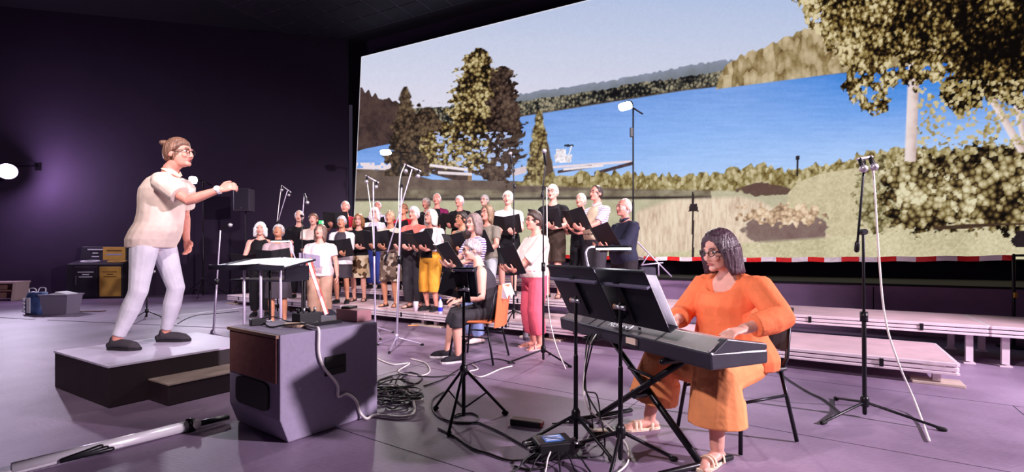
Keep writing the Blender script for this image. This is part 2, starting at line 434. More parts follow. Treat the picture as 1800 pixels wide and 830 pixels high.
    conifer(948, 194, 324, 3, 29, [(40, 32, 22), (84, 70, 46), (134, 116, 76), (176, 156, 106)], 92, 5.5, 0.12)
    put(soft(px - 957 - (324 - py) * 0.06, 4) * soft((py - 194) * 0.22 + 2 - np.abs(px - 948), 3) * (py > 200) * (py < 324), C(66, 54, 46))
    # jetties and boats
    wob2 = (fine - 0.5) * 16
    def poly_band(x0, x1, ya0, ya1, h, col):
        yy = ya0 + (px - x0) / (x1 - x0) * (ya1 - ya0); put(soft(py - yy) * soft(yy + h - py) * (px > x0) * (px < x1), C(*col) + wob2[..., None])
    poly_band(755, 822, 288, 296, 5, (232, 214, 224)); poly_band(762, 815, 296, 302, 3, (50, 42, 44)); poly_band(770, 830, 301, 304, 5, (226, 206, 214))
    poly_band(900, 925, 298, 292, 12, (206, 180, 186)); poly_band(972, 1110, 292, 282, 4, (226, 202, 212)); poly_band(980, 1040, 300, 290, 5, (58, 46, 46)); poly_band(1045, 1112, 302, 284, 6, (56, 46, 50)); poly_band(990, 1060, 296, 289, 4, (238, 220, 226))
    put((np.abs(px - 990) < 17 - (py - 268) * .2) * (py > 272) * (py < 286) + (np.abs(px - 986) < 9) * (py > 262) * (py < 273), C(226, 216, 226) + ((fine - .5) * 150)[..., None]); put((np.abs(px - 1000) < 8) * (np.abs(py - 256) < 2), C(40, 44, 50)); put((np.abs(px - 1003 + (py - 262) * 0.3) < 1.2) * (py > 256) * (py < 282), C(225, 225, 235))
    # reed hedge along the water
    hedge = line([(600, 330), (900, 322), (930, 312), (1000, 305), (1060, 303), (1120, 304), (1180, 307), (1240, 306), (1300, 296), (1340, 288), (1380, 298), (1420, 292), (1470, 286), (1520, 268), (1560, 262), (2300, 250)])
    hb = line([(600, 332), (930, 326), (1100, 332), (1300, 336), (1380, 340), (1450, 318), (1480, 310), (1520, 330), (2300, 360)])
    d, v = cells(px / 6, py / 9, 101)
    put(soft(py - hedge - (vnoise(px / 6, px * 0, 15) - 0.5) * 12) * soft(hb - py, 4) * (px > 905), ramp(v * 0.5 + mid * 0.6 - d * 0.3 + 0.12, [(34, 27, 16), (92, 78, 48), (156, 138, 92), (206, 192, 148)]))
    put(soft(1 - ((px - 1345) / 48) ** 2 - ((py - 334) / 11) ** 2 + (mid - 0.5) * 2, 0.2), C(74, 58, 52))
    # sloping meadow on the right
    put(soft(px - line_x(py)) * soft(py - line([(1300, 360), (1380, 330), (1440, 306), (1500, 296), (1600, 300), (2300, 320)])) * soft(430 - py), ramp(fine * 0.6 + mid * 0.4, [(148, 134, 98), (188, 172, 130), (214, 198, 154)]))
    # dry reeds, warm
    rd = fbm(px / 2.6, py / 14, 111, 3)
    put(soft(py - line([(600, 420), (1120, 372), (1180, 352), (1300, 346), (1340, 356), (1420, 400), (1500, 430), (2300, 440)]), 8) * soft(px - 1118, 8), ramp(rd * 0.8 + low * 0.3, [(134, 104, 84), (196, 164, 136), (228, 200, 170), (238, 220, 194)]))
    # rose bush with shade under it
    put(soft(1 - ((px - 1384) / 74) ** 2 - ((py - 402) / 32) ** 2 + (mid - 0.5) * 0.8, 0.1), ramp(mid, [(86, 66, 66), (100, 80, 76), (112, 92, 84)]))
    put(soft(1 - ((px - 1372) / 74) ** 2 - ((py - 378) / 18) ** 2 + (vnoise(px / 7, py / 7, 16) - 0.5) * 1.8, 0.15), leaves(7, [(104, 80, 66), (166, 128, 96), (212, 172, 134), (236, 206, 170)], 121))
    # mown grass strip
    put(soft(py - line([(600, 500), (1220, 440), (1300, 428), (1420, 420), (1560, 408), (1680, 398), (2300, 380)]), 6), ramp(fine * 0.6 + low * 0.5, [(140, 128, 90), (188, 174, 132), (226, 212, 170)]))
    # shrubs on the right
    shr = [(16, 12, 9), (50, 40, 26), (106, 90, 58), (164, 146, 102), (214, 202, 158)]
    blob(1545, 345, 42, 58, [(60, 52, 36), (110, 100, 68), (150, 138, 98), (184, 174, 134)], 131, 8); blob(1640, 340, 96, 70, shr, 132, 10, 1.0)
    blob(1760, 330, 110, 78, shr, 133, 11, 1.0); blob(1940, 330, 130, 80, shr, 134, 11, 1.0); blob(2150, 330, 140, 80, shr, 135, 11, 1.0)
    put(soft(py - line([(1600, 402), (1700, 394), (2300, 385)])) * soft(line([(1600, 406), (1700, 402), (1760, 396), (2300, 392)]) - py) * (px > 1640), C(54, 42, 34))
    # birches
    crown = [(8, 6, 4), (30, 22, 11), (78, 62, 34), (146, 124, 78), (206, 186, 136)]
    for tx, ty, bx, by, w in ((1606, 140, 1600, 284, 10), (1742, 170, 1798, 268, 8), (1782, 165, 1802, 250, 6), (1960, 160, 1950, 290, 10)):
        xx = tx + (py - ty) / (by - ty) * (bx - tx)
        put(soft(w - np.abs(px - xx), 2) * (py > ty - 30) * (py < by), ramp(np.clip((px - xx) / w * 0.5 + 0.5, 0, 1) * 0.7 + mid * 0.4, [(232, 214, 214), (222, 196, 192), (158, 124, 116)]))
    edge = line([(1380, 0), (1400, 18), (1430, 52), (1470, 96), (1484, 140), (1496, 180), (1520, 205), (1545, 200), (1575, 168), (1600, 152), (1640, 158), (1680, 196), (1720, 190), (1760, 160), (1800, 178), (1900, 200), (2300, 210)]) + (fbm(px / 26, py / 26, 141, 4) - 0.5) * 90
    d, v = cells(px / 6.5, py / 8, 142); d2, v2 = cells(px / 4.2, py / 5.0, 147)
    bigl = fbm(px / 55, py / 45, 146, 3); shade = np.clip((px - 1640) / 160, 0, 1) * np.clip((230 - py) / 120, 0, 1) * 0.42
    lf = ramp(np.clip((v * .55 + v2 * .35 - d * .45 + bigl * .95 - .32 - shade) * 1.25, 0, 1), crown)
    holes = (fbm(px / 11, py / 11, 148, 3) > 0.66) & (py > edge - 70) & (px < 1700)
    put(soft(edge - py, 3) * (px > 1388 + (fbm(px / 9, py / 9, 143, 2) - 0.5) * 40) * (1 - holes), lf)
    d, v = cells(px / 7, py / 7, 144)
    put((py > 140) * (py < 255) * (px > 1612) * (v + fbm(px / 26, py / 26, 145, 2) * 1.2 > 1.04) * (d < 0.55), ramp(v, [(70, 56, 30), (128, 108, 66), (198, 178, 126)]))
    # path lamps of the park
    put((np.abs(px - 1402) < 1.6) * (py > 276) * (py < 310), C(36, 32, 34)); put((np.abs(px - 1402) < 4) * (py > 274) * (py < 281), C(36, 32, 34))
    put((np.abs(px - 1218) < 1.8) * (py > 338) * (py < 460), C(44, 36, 38)); put((np.abs(px - 1219) < 9 - (372 - py) * 0.22) * (py > 358) * (py < 372), C(44, 36, 38))
    put((np.abs(px - 1800) < 24 - np.abs(py - 424) * 0.8) * (np.abs(py - 420) < 14), C(34, 28, 30))
    img += ((fine - 0.5) * 10)[..., None]
    x = np.clip(img, 0, 255) / 255.; k = np.clip(x / .42, 0, 1); k = k * k * (3 - 2 * k)
    return 255 * (x * (1 - k) + x ** 0.70 * k)
def line_x(py): return np.interp(py, [290, 340, 400, 440], [1430, 1385, 1380, 1420])

SW, SH0, SH1 = 17.0, 1.02, 6.80
NXg, NZg = 1120, 380
def build_screen():
    root = thing('projection_screen', 'huge cinema screen showing a blue lake with pine and birch trees', 'screen', (SL.x, SL.y, SH0), RZ_SC)
    u = np.linspace(0, 1, NXg + 1); w = np.linspace(0, 1, NZg + 1)
    U, Wg = np.meshgrid(u, w)
    xl = (1 - U) * (-0.36 * (1 - Wg)) + U * SW; xl = -0.36 * (1 - Wg) * (1 - U) + U * SW
    zl = Wg * (SH1 - SH0)
    X = SL.x + E.x * xl; Y = SL.y + E.y * xl; Z = zl + SH0
    px = 900 + F * X / Y; py = HY - F * (Z - HC) / Y
    col = paint(px, py)
    b = np.minimum(np.minimum(xl + 0.36 * (1 - Wg), SW - xl), (SH1 - SH0) - zl)
    k = np.clip(1 - b / 0.035, 0, 1)[..., None]; col = col * (1 - k) + np.array([235, 232, 245.]) * k
    c = col / 255.; c = np.where(c < 0.04045, c / 12.92, ((c + 0.055) / 1.055) ** 2.4)
    nv = (NXg + 1) * (NZg + 1)
    co = np.stack([xl, np.zeros_like(xl), zl], -1).reshape(-1).astype(np.float32)
    me = bpy.data.meshes.new('picture'); me.vertices.add(nv); me.vertices.foreach_set('co', co)
    i = np.arange(NXg)[None, :] + np.arange(NZg)[:, None] * (NXg + 1)
    q = np.stack([i, i + 1, i + NXg + 2, i + NXg + 1], -1).reshape(-1).astype(np.int32); nf = NXg * NZg
    me.loops.add(nf * 4); me.loops.foreach_set('vertex_index', q)
    me.polygons.add(nf); me.polygons.foreach_set('loop_start', np.arange(nf, dtype=np.int32) * 4)
    me.update(calc_edges=True)
    at = me.color_attributes.new('projection', 'FLOAT_COLOR', 'POINT')
    at.data.foreach_set('color', np.concatenate([c.reshape(-1, 3), np.ones((nv, 1))], 1).astype(np.float32).reshape(-1))
    m = bpy.data.materials.new('projected_picture'); m.use_nodes = True; nt = m.node_tree; bs = nt.nodes['Principled BSDF']
    a = nt.nodes.new('ShaderNodeVertexColor'); a.layer_name = 'projection'
    bs.inputs['Base Color'].default_value = (0.02, 0.02, 0.02, 1); bs.inputs['Roughness'].default_value = 0.9; bs.inputs['Specular IOR Level'].default_value = 0.0
    nt.links.new(a.outputs['Color'], bs.inputs['Emission Color']); bs.inputs['Emission Strength'].default_value = 1.0
    me.materials.append(m)
    o = bpy.data.objects.new('picture', me); COL.objects.link(o); o.parent = root
    h = SH1 - SH0
    MB().hexa([(-0.42, 0.03, -0.03), (SW, 0.03, -0.03), (SW, 0.14, -0.03), (-0.42, 0.14, -0.03)], [(-0.05, 0.03, h + 0.05), (SW, 0.03, h + 0.05), (SW, 0.14, h + 0.05), (-0.05, 0.14, h + 0.05)]).build('backing_frame', BLACK, root)
    return root
build_screen()

# black ledge below the screen
LEDGE = M('charcoal_ledge', (150, 120, 156), 0.7, vary=0.15, scale=3)
LTOP = M('black_ledge_top', (14, 13, 16), 0.8)
lr = tag(MB().hexa([st(-9.0, 8.42), st(9, 8.42), st(9, 8.52), st(-9.0, 8.52)], [st(-9.0, 8.42, .66), st(9, 8.42, .66), st(9, 8.52, .66), st(-9.0, 8.52, .66)]).build('trim_1', LEDGE), kind='structure')
MB().hexa([st(-9.0, 8.40, .66), st(9, 8.40, .66), SL + E * 16 + Vector((0, 0, .66)), SL + Vector((0, 0, .66))], [st(-9.0, 8.40, .69), st(9, 8.40, .69), SL + E * 16 + Vector((0, 0, .69)), SL + Vector((0, 0, .69))]).build('ledge_top', LTOP, lr)
for k in range(9):
    MB().box((0, 0, 0), (0.012, 0.006, 0.6), Matrix.Rotation(RZ_ST, 3, 'Z')).build('joint', LTOP, lr, loc=st(-7.5 + 2 * k, 8.418, 0.34))

# ---------------------------------------------------------------- choir risers
DECK = M('riser_deck_plywood', (206, 174, 182), 0.55, vary=0.12, scale=4)
FRAMEM = M('riser_alu_frame', (236, 218, 228), 0.4, 0.25, vary=0.06, scale=12)
BLOCKM = M('wooden_foot_block', (190, 170, 160), 0.7, vary=0.15, scale=8)
def riser(s0, r0, length, depth, z, label, group, block=False):
    root = thing('stage_riser', label, 'riser', st(s0, r0), RZ_ST, group)
    L, W = length - 0.02, depth
    MB().box((L / 2, W / 2, z - 0.012), (L - 0.03, W - 0.03, 0.024)).build('deck', DECK, root)
    fr = MB()
    for zz, hh, dd in ((z - 0.015, 0.03, 0.0), (z - 0.055, 0.032, 0.004), (z - 0.092, 0.024, 0.0)):
        for y in (dd, W - dd): fr.box((L / 2, y, zz), (L, 0.03, hh))
        for x in (dd, L - dd): fr.box((x, W / 2, zz), (0.03, W, hh))
    fr.box((L / 2, W / 2, z - 0.06), (L - 0.06, 0.05, 0.06))
    fr.build('frame', FRAMEM, root, bevel=0.004)
    for x in (0.12, L - 0.12):
        for y in (0.10, W - 0.10):
            lg = MB().box((x, y, (z - 0.1) / 2 + 0.012), (0.055, 0.055, z - 0.124)).build('leg', FRAMEM, root)
            if block: MB().box((x, y, 0.012), (0.34, 0.22, 0.024)).build('foot_block', BLOCKM, lg, bevel=0.004)
            else: MB().box((x, y, 0.006), (0.09, 0.09, 0.012)).build('foot_plate', FRAMEM, lg)
    for x in (0.5, L - 0.5): MB().box((x, -0.018, z - 0.05), (0.03, 0.006, 0.07)).build('clamp', BLKMET, root)
    return root
ends = ['at the free end', 'second from the free end', 'third from the free end', 'fourth from the free end', 'fifth from the free end', 'at the far end']
for k in range(6): riser(0.89 - 2 * (k + 1), 5.31, 2, 1.08, 0.20, 'low riser platform of the front row, ' + ends[k] + ' of that row', 'front row risers', True)
mids = ['at the end by the barrier post', 'second from the barrier post', 'third from the barrier post', 'fourth from the barrier post', 'fifth from the barrier post', 'sixth from the barrier post']
for k in range(6): riser(3.3 - 2 * (k + 1), 6.47, 2, 1.08, 0.40, 'knee-high riser platform of the middle row, ' + mids[k], 'middle row risers')
bks = ['next to the tall lamp stand', 'in the middle of that row', 'at the end away from the tall lamp stand']
for k in range(3): riser(-3.2 - 2 * (k + 1), 7.62, 2, 0.74, 0.60, 'tallest riser platform behind the singers, ' + bks[k], 'back row risers')

# ================================================================ PEOPLE
V = Vector
SKINS = {'fair': M('skin_fair', (228, 166, 150), 0.5, vary=0.06, scale=25), 'pink': M('skin_pink', (220, 146, 130), 0.5, vary=0.07, scale=25), 'tan': M('skin_tan', (196, 132, 104), 0.5, vary=0.07, scale=25)}
EYEW = M('eye_white', (240, 236, 232), 0.3); EYED = M('eye_iris', (46, 34, 28), 0.25); LIPS = M('lip_red', (176, 84, 84), 0.45); MOUTHD = M('open_mouth', (70, 24, 26), 0.6); GLASSM = M('spectacle_frame', (40, 30, 34), 0.3)
def HAIRM(rgb): return M('hair_%d_%d_%d' % rgb, rgb, 0.42, vary=0.45, bump=0.8, scale=60, detail=4, stretch=(1, 1, .13))
def CLOTH(rgb, **k):
    key = 'cloth_%d_%d_%d' % rgb + ('_s' if 'stripes' in k else '') + ('_b' if 'blotch' in k else '')
    return M(key, rgb, 0.8, vary=0.08, bump=0.55, scale=9, detail=2, spec=0.2, **k)

def ik(S, W, a, b, pole):
    d = W - S; L = d.length; u = d / L
    if L > (a + b) * 0.995: L = (a + b) * 0.995; W = S + u * L
    if L < abs(a - b) * 1.05 + 1e-3: L = abs(a - b) * 1.05 + 1e-3; W = S + u * L
    x = (a * a - b * b + L * L) / (2 * L); h = math.sqrt(max(a * a - x * x, 0))
    p = pole - u * pole.dot(u); p = p.normalized() if p.length > 1e-5 else frame_of(u)[0]
    return S + u * x + p * h, W

TORSO = [(-0.22, .10, .085), (-0.14, .150, .108), (-0.03, .172, .122), (0.08, .168, .120), (0.28, .142, .104), (0.48, .152, .112), (0.68, .168, .120), (0.79, .162, .108), (0.87, .130, .088), (0.94, .086, .070), (1.0, .062, .060), (1.08, .054, .056)]
def torso_r(t):
    for k in range(len(TORSO) - 1):
        a, b = TORSO[k], TORSO[k + 1]
        if a[0] <= t <= b[0]:
            q = (t - a[0]) / (b[0] - a[0]); q = q * q * (3 - 2 * q)
            return a[1] + (b[1] - a[1]) * q, a[2] + (b[2] - a[2]) * q
    return TORSO[0][1:] if t < TORSO[0][0] else TORSO[-1][1:]
def oval(c, rx, ry, n=20, tilt=0.0):
    return [V((c.x + rx * math.cos(2 * math.pi * i / n), c.y + ry * math.sin(2 * math.pi * i / n), c.z + tilt * min(0.0, math.sin(2 * math.pi * i / n)) * ry)) for i in range(n)]
LEG_R = [(0, .088), (.25, .082), (.5, .071), (.8, .060), (1.0, .055), (1.12, .052), (1.35, .056), (1.6, .047), (1.85, .037), (2.0, .036)]
ARM_R = [(0, .056), (.2, .053), (.5, .046), (.85, .040), (1.0, .038), (1.2, .041), (1.5, .036), (1.8, .029), (2.0, .027)]
def rad(tab, t): return float(np.interp(t, [a for a, _ in tab], [b for _, b in tab]))
def chain_at(P, t):
    return P[0].lerp(P[1], t) if t <= 1 else P[1].lerp(P[2], t - 1)

def hand(mb, W, d, n, side, s, curl=0.5, fr=1.0):
    """palm, four unequal jointed fingers and a thumb; d = along fingers, n = back of the hand, side = +1/-1 thumb direction"""
    d = d.normalized(); n = (n - d * n.dot(d)).normalized(); w = d.cross(n) * side
    mb.tube([W - d * .01 * s, W + d * .03 * s, W + d * .065 * s, W + d * .085 * s], [.027 * s, .038 * s, .042 * s, .038 * s], 12, True, 0.42, hint=n)
    for k, (off, L) in enumerate(((.030, .070), (.010, .080), (-.010, .074), (-.029, .058))):
        p = W + d * .082 * s + w * off * s; pts = [W + d * .05 * s + w * off * .8 * s, p]; a = 0.0; sp = off * 2.0
        for j, q in enumerate((.44, .32, .24)):
            a += curl * (0.8, 1.0, 0.7)[j]
            dd = (d * math.cos(a) - n * math.sin(a) + w * sp * (1 if j == 0 else 0.5)).normalized()
            p = p + dd * L * q * s; pts.append(p)
        mb.tube(pts, [.010 * s * fr, .0098 * s * fr, .0094 * s * fr, .0086 * s * fr, .0075 * s * fr], 8)
    p = W + d * .022 * s + w * .026 * s; pts = [W + d * .015 * s + w * .012 * s, p]
    for j, L in enumerate((.036, .030, .024)):
        dd = (d * (0.55 + .2 * j) + w * (0.75 - .25 * j) - n * (0.25 + curl * 0.35 * j)).normalized(); p = p + dd * L * s; pts.append(p)
    mb.tube(pts, [.014 * s, .0125 * s * fr, .0112 * s * fr, .010 * s * fr, .0085 * s * fr], 8)

def hair_shell(kind, hs, sub, mat, name, parent, HM, strands=0.0):
    """closed surface over the skull; inside the head where the face is bare"""
    import bmesh
    bm = bmesh.new(); bmesh.ops.create_icosphere(bm, subdivisions=sub, radius=1.0)
    for v in bm.verts:
        d = v.co.normalized(); az = abs(math.degrees(math.atan2(d.x, -d.y))); el = math.degrees(math.asin(max(-1, min(1, d.z))))
        base = 1 / math.sqrt((d.x / .080) ** 2 + (d.y / .100) ** 2 + (d.z / .119) ** 2)
        th = .014
        if kind == 'short': line = np.interp(az, [0, 35, 60, 85, 110, 140, 180], [38, 36, 18, 2, -22, -38, -42])
        elif kind == 'receding': line = np.interp(az, [0, 30, 60, 85, 110, 140, 180], [68, 55, 30, 4, -22, -38, -42]); th = .009
        elif kind == 'fringe': line = np.interp(az, [0, 60, 85, 110, 140, 180], [88, 70, 12, -20, -36, -40]); th = .009
        elif kind == 'crop': line = np.interp(az, [0, 40, 65, 90, 115, 180], [34, 30, 10, -4, -24, -40]); th = .010
        else: line = np.interp(az, [0, 25, 45, 62, 180], [50, 42, 12, -60, -75]); th = .020
        rr = base + th
        if kind in ('bob', 'long'):
            zb = -.150 if kind == 'bob' else -.30
            ce = math.cos(math.radians(el)); lim = .104 + (.012 if kind == 'bob' else -.01)
            if el < 8: rr = max(rr, min(lim / max(ce, .05), zb / d.z if d.z < 0 else 9))
            if d.y > 0 and el < 8 and kind == 'long': rr = max(rr, min(.10 / max(ce, .05), zb / d.z if d.z < 0 else 9))
        k = 1 / (1 + math.exp(-(el - line) / 2.6))
        if kind in ('bob', 'long') and el < -50 and az > 60 and zb / d.z < rr: rr = zb / d.z
        r = base * 0.86 * (1 - k) + rr * k
        if strands: r *= 1 + strands * k * (math.sin(az * .35 + 2 * math.sin(el * .05)) * .5 + .5 * math.sin(az * .9 + d.x * 3))
        v.co = d * r * hs
    me = bpy.data.meshes.new(name); bm.to_mesh(me); bm.free()
    me.transform(HM); me.materials.append(mat); me.polygons.foreach_set('use_smooth', [True] * len(me.polygons))
    o = bpy.data.objects.new(name, me); COL.objects.link(o); o.parent = parent; return o

def person(loc, rz, h, label, g=1.0, skin='fair', hair=('short', (225, 220, 222)), top=None, bottom=None, shoe=('shoe', (30, 27, 30)), pose=None, glasses=False, vox=.0095, mouth='open', group=None, belly=0.0, hi=False):
    P = pose or {}; s = h / 1.75; SK = SKINS[skin]
    hip = V(P.get('hip', (0, 0.0, .93 * s))); neck = V(P.get('neck', (0, .015 * s, 1.46 * s)))
    spine = neck - hip
    def sc(t):
        c = hip + spine * t; c.y += -.012 * s * math.sin(max(0, min(1, t)) * math.pi * 2) * (1 if spine.z > .3 else 0); return c
    gx = g; gy = 0.5 + 0.5 * g
    body = MB()
    def ring(t, ex=0.0, ey=0.0, by=0.0, mink=None):
        rx, ry = torso_r(t); q = 1.0 if t < .4 else max(.35, 1 - (t - .4) * 1.6); rx *= s * (1 + (gx - 1) * q); ry *= s * (1 + (gy - 1) * q)
        if mink: rx = max(rx, mink[0] * s * gx); ry = max(ry, mink[1] * s * gy)
        bl = (belly * s * math.exp(-((t - .22) / .25) ** 2) + by)
        c = sc(t); c = V((c.x, c.y - bl / 2, c.z)); return oval(c, rx + ex, ry + ey + bl / 2)
    body.rings([ring(t) for t in (-.22, -.14, -.08, 0, .08, .18, .28, .38, .48, .58, .68, .76, .82, .88, .92, .955, .98, 1.0, 1.05, 1.08)])
    # head
    hc = neck + V((0, -.030 * s, .165 * s)) + V(P.get('head_shift', (0, 0, 0)))
    hs = max(s, .95) * 1.02
    HR = Matrix.Rotation(P.get('yaw', 0.0), 4, 'Z') @ Matrix.Rotation(P.get('roll', 0.0), 4, 'Y') @ Matrix.Rotation(-P.get('pitch', 0.0), 4, 'X')
    piv = V((0, .02, -.09)) * hs
    HM = Matrix.Translation(hc + piv) @ HR @ Matrix.Translation(-piv)
    H3 = HR.to_3x3()
    def hp(x, y, z): return HM @ (V((x, y, z)) * hs)
    def he(c, r, nu=16, nv=11): body.ell(hp(*c), [q * hs for q in r], H3, nu, nv)
    he((0, .010, .030), (.077, .097, .087)); he((0, -.022, -.030), (.063, .076, .088)); he((0, -.074, -.092), (.028, .024, .021))
    he((0, -.030, -.075), (.052, .055, .042)); he((0, -.088, .028), (.046, .014, .013))
    for sx in (-1, 1):
        he((sx * .077, .012, -.012), (.010, .021, .032)); he((sx * .034, -.074, -.028), (.024, .020, .022))
    body.tube([hp(0, -.090, .018), hp(0, -.106, -.012), hp(0, -.111, -.031)], [.009 * hs, .011 * hs, .013 * hs], 8)
    he((-.011, -.101, -.036), (.010, .010, .008)); he((.011, -.101, -.036), (.010, .010, .008))
    body.tube([sc(.95), neck + V((0, 0, .03 * s)), hp(0, .012, -.075)], [.060 * s, .053 * s, .054 * s], 14)
    # arms
    shd = {}; arms = {}
    for side, nm in ((1, 'L'), (-1, 'R')):
        S = neck + V((side * .178 * s * (0.5 + .5 * gx), 0.005, -.092 * s)) + V(P.get('sh' + nm, (0, 0, 0)))
        W = V(P.get('wrist' + nm, (side * .25 * s, -.04 * s, .84 * s)))
        Ee, W = ik(S, W, .285 * s, .250 * s, V(P.get('pole' + nm, (side * .7, .5, -.5))))
        arms[nm] = (S, Ee, W)
        ts = [0, .2, .5, .85, 1, 1.2, 1.5, 1.8, 2]
        body.tube([chain_at(arms[nm], t) for t in ts], [rad(ARM_R, t) * s * (0.55 + .45 * g) for t in ts], 12)
        body.tube([sc(.80), S], [.066 * s, .054 * s], 12); body.tube([sc(.95), S], [.036 * s, .042 * s], 12)
        fd = V(P.get('hand' + nm, W - Ee)); bn = V(P.get('back' + nm, (side, 0, .2)))
        hand(body, W, fd, bn, P.get('thumb' + nm, float(side)), s, P.get('curl' + nm, .35), 1.0 if hi else 1.12)
    # legs
    legs = {}
    for side, nm in ((1, 'L'), (-1, 'R')):
        J = hip + V((side * .088 * s * gx, 0, -.035 * s)); A = V(P.get('ankle' + nm, (side * .10 * s, .02 * s, .085 * s)))
        K, A = ik(J, A, .415 * s, .405 * s, V(P.get('knee' + nm, (side * .12, -1, 0))))
        legs[nm] = (J, K, A)
        ts = [0, .25, .5, .8, 1, 1.12, 1.35, 1.6, 1.85, 2]
        body.tube([chain_at(legs[nm], t) for t in ts], [rad(LEG_R, t) * s * (0.45 + .55 * g) for t in ts], 14)
        fa = P.get('foot' + nm, side * .16); fd = V((math.sin(fa), -math.cos(fa), 0)); zb = A.z - .085 * s
        base = V((A.x, A.y, 0))
        def fp(f, z, lat=0, base=base, fd=fd, zb=zb): return base + fd * f * s + V((-fd.y, fd.x, 0)) * lat * s + V((0, 0, zb + z * s))
        body.tube([A, fp(-.01, .045)], [.037 * s, .036 * s], 12); body.tube([fp(-.045, .033), fp(.02, .042), fp(.09, .034), fp(.145, .022)], [.031 * s, .037 * s, .034 * s, .030 * s], 12, True, 0.75)
        if shoe[0] == 'sandal':
            for q, (la, L) in enumerate(((-.026, .030), (-.010, .032), (.004, .028), (.017, .024), (.029, .018))):
                la *= side
                body.tube([fp(.135, .018, -la), fp(.155 + L * .5, .016, -la * 1.1), fp(.155 + L, .012, -la * 1.12)], [.011 * s, .0095 * s if q else .012 * s, .008 * s if q else .011 * s], 8)
        # footwear
        sh = MB(); SM = CLOTH(shoe[1])
        if shoe[0] == 'sandal':
            sh.rings([[fp(f, z, l * wd) for f, l in OUTL] for z, wd in ((-.0, 1.0), (.014, 1.04), (.016, .96))])
            shr = None
            so = None
        else:
            sh.tube([fp(-.058, .036), fp(.02, .050), fp(.09, .044), fp(.150, .034), fp(.178, .026)], [.036 * s, .046 * s, .046 * s, .042 * s, .028 * s], 14, True, 0.82)
            if shoe[0] == 'boot': sh.tube([fp(0, .05), fp(-.005, .10)], [.046 * s, .047 * s], 12)
            else: sh.tube([fp(-.01, .05), fp(-.015, .075)], [.044 * s, .042 * s], 12)
        legs[nm + '_shoe'] = (sh, SM, fp)
    root = grow(body, 'person', SK, None, vox if not hi else vox * .6, 3, None if hi else .42)
    root.location = loc; root.rotation_euler = (0, 0, rz); tag(root, label, 'person', group)
    for nm in 'LR':
        sh, SM, fp = legs[nm + '_shoe']
        if shoe[0] == 'sandal':
            o = sh.build('sandal', SM, root, smooth=False)
            stp = MB()
            for f in ((.10, -.01) if not hi else (.115, .085, .0)):
                stp.tube(spline([fp(f, .012, -.046), fp(f - .005, .045, -.034), fp(f - .01, .066 if f < .05 else .058, 0), fp(f - .005, .045, .034), fp(f, .012, .046)], 4), .010 * s, 8, True, .5)
            stp.build('strap', SM, o, smooth=True)
        else:
            o = grow(sh, 'shoe', SM, root, .009 if not hi else .006, 2, .5)
            sl = MB(); sl.rings([[fp(f * 1.02, z, l * wd * 1.05) for f, l in OUTL] for z, wd in ((.0, 1.0), (.020, 1.03), (.022, .95))]); sl.build('sole', CLOTH(shoe[2] if len(shoe) > 2 else (60, 56, 60)), o)
    # ---- clothes
    if bottom:
        bk, bc = bottom['kind'], bottom['mat']; ex = .014 * s + bottom.get('ease', 0.0); cb = MB()
        tt = bottom.get('waist', .22)
        if bk in ('trousers', 'shorts'):
            L = bottom.get('len', 1.93); fl_ = bottom.get('flare', .012)
            cb.rings([ring(t, ex, ex) for t in np.linspace(-.20, tt, 8)])
            for nm in 'LR':
                ts = [t for t in (0, .25, .5, .8, 1, 1.12, 1.35, 1.6, 1.85) if t < L - .05] + [L]
                cb.tube([chain_at(legs[nm], t) for t in ts], [rad(LEG_R, t) * s * (0.45 + .55 * g) + ex + fl_ * min(t, 1.5) for t in ts], 14, False)
            if 'drape' in bottom: bottom['drape'](cb, legs, s)
            grow(cb, bk, bc, root, .011 if not hi else .007, 3, .4 if not hi else .6)
        elif bk == 'skirt':
            L = bottom.get('len', .55) * s; fl_ = bottom.get('flare', .02)
            rs = []
            for q in np.linspace(1, 0, 7):
                c = hip - V((0, 0, L * q)); k = .175 * s * gx + ex + fl_ * q
                rip = [1 + .05 * q * math.sin(5 * 2 * math.pi * i / 20) for i in range(20)]
                rs.append([V((c.x + k * rip[i] * math.cos(2 * math.pi * i / 20), c.y + k * .74 * rip[i] * math.sin(2 * math.pi * i / 20), c.z)) for i in range(20)])
            rs += [ring(t, ex, ex) for t in (.06, .14, tt)]
            cb.rings(rs); grow(cb, 'skirt', bc, root, .011, 2, .4)
    if top:
        ex = .015 * s + top.get('ease', .004); hem = top.get('hem', -.05); tb = MB()
        mk = (.150, .108) if top.get('loose', True) else None
        neckt = top.get('neck', .965)
        ts = list(np.linspace(hem, .84, 9)) + [.88, .92, neckt]
        by = top.get('bust', 0.0)
        trs = ([ring(t, ex + top.get('hemflare', .0) * max(0, .4 - t), ex + top.get('hemflare', .0) * max(0, .4 - t), by * s * math.exp(-((t - .60) / .17) ** 2), mk if t < .7 else None) for t in ts[:-1]] + [oval(sc(neckt) + V((0, -.006 * s, 0)), torso_r(neckt)[0] * s + ex, torso_r(neckt)[1] * s + ex, 20)])
        for r_, am in zip(trs[-4:], (.25, .6, .85, 1.0)):
            cy = sum(p.y for p in r_) / len(r_); fy = min(p.y for p in r_) - cy
            for p in r_:
                q = (p.y - cy) / fy
                if q > 0: p.z -= am * top.get('scoop', .5) * .075 * s * q ** top.get('vexp', 1.5)
        tb.rings(trs)
        SLV = top.get('sleeve', .62)
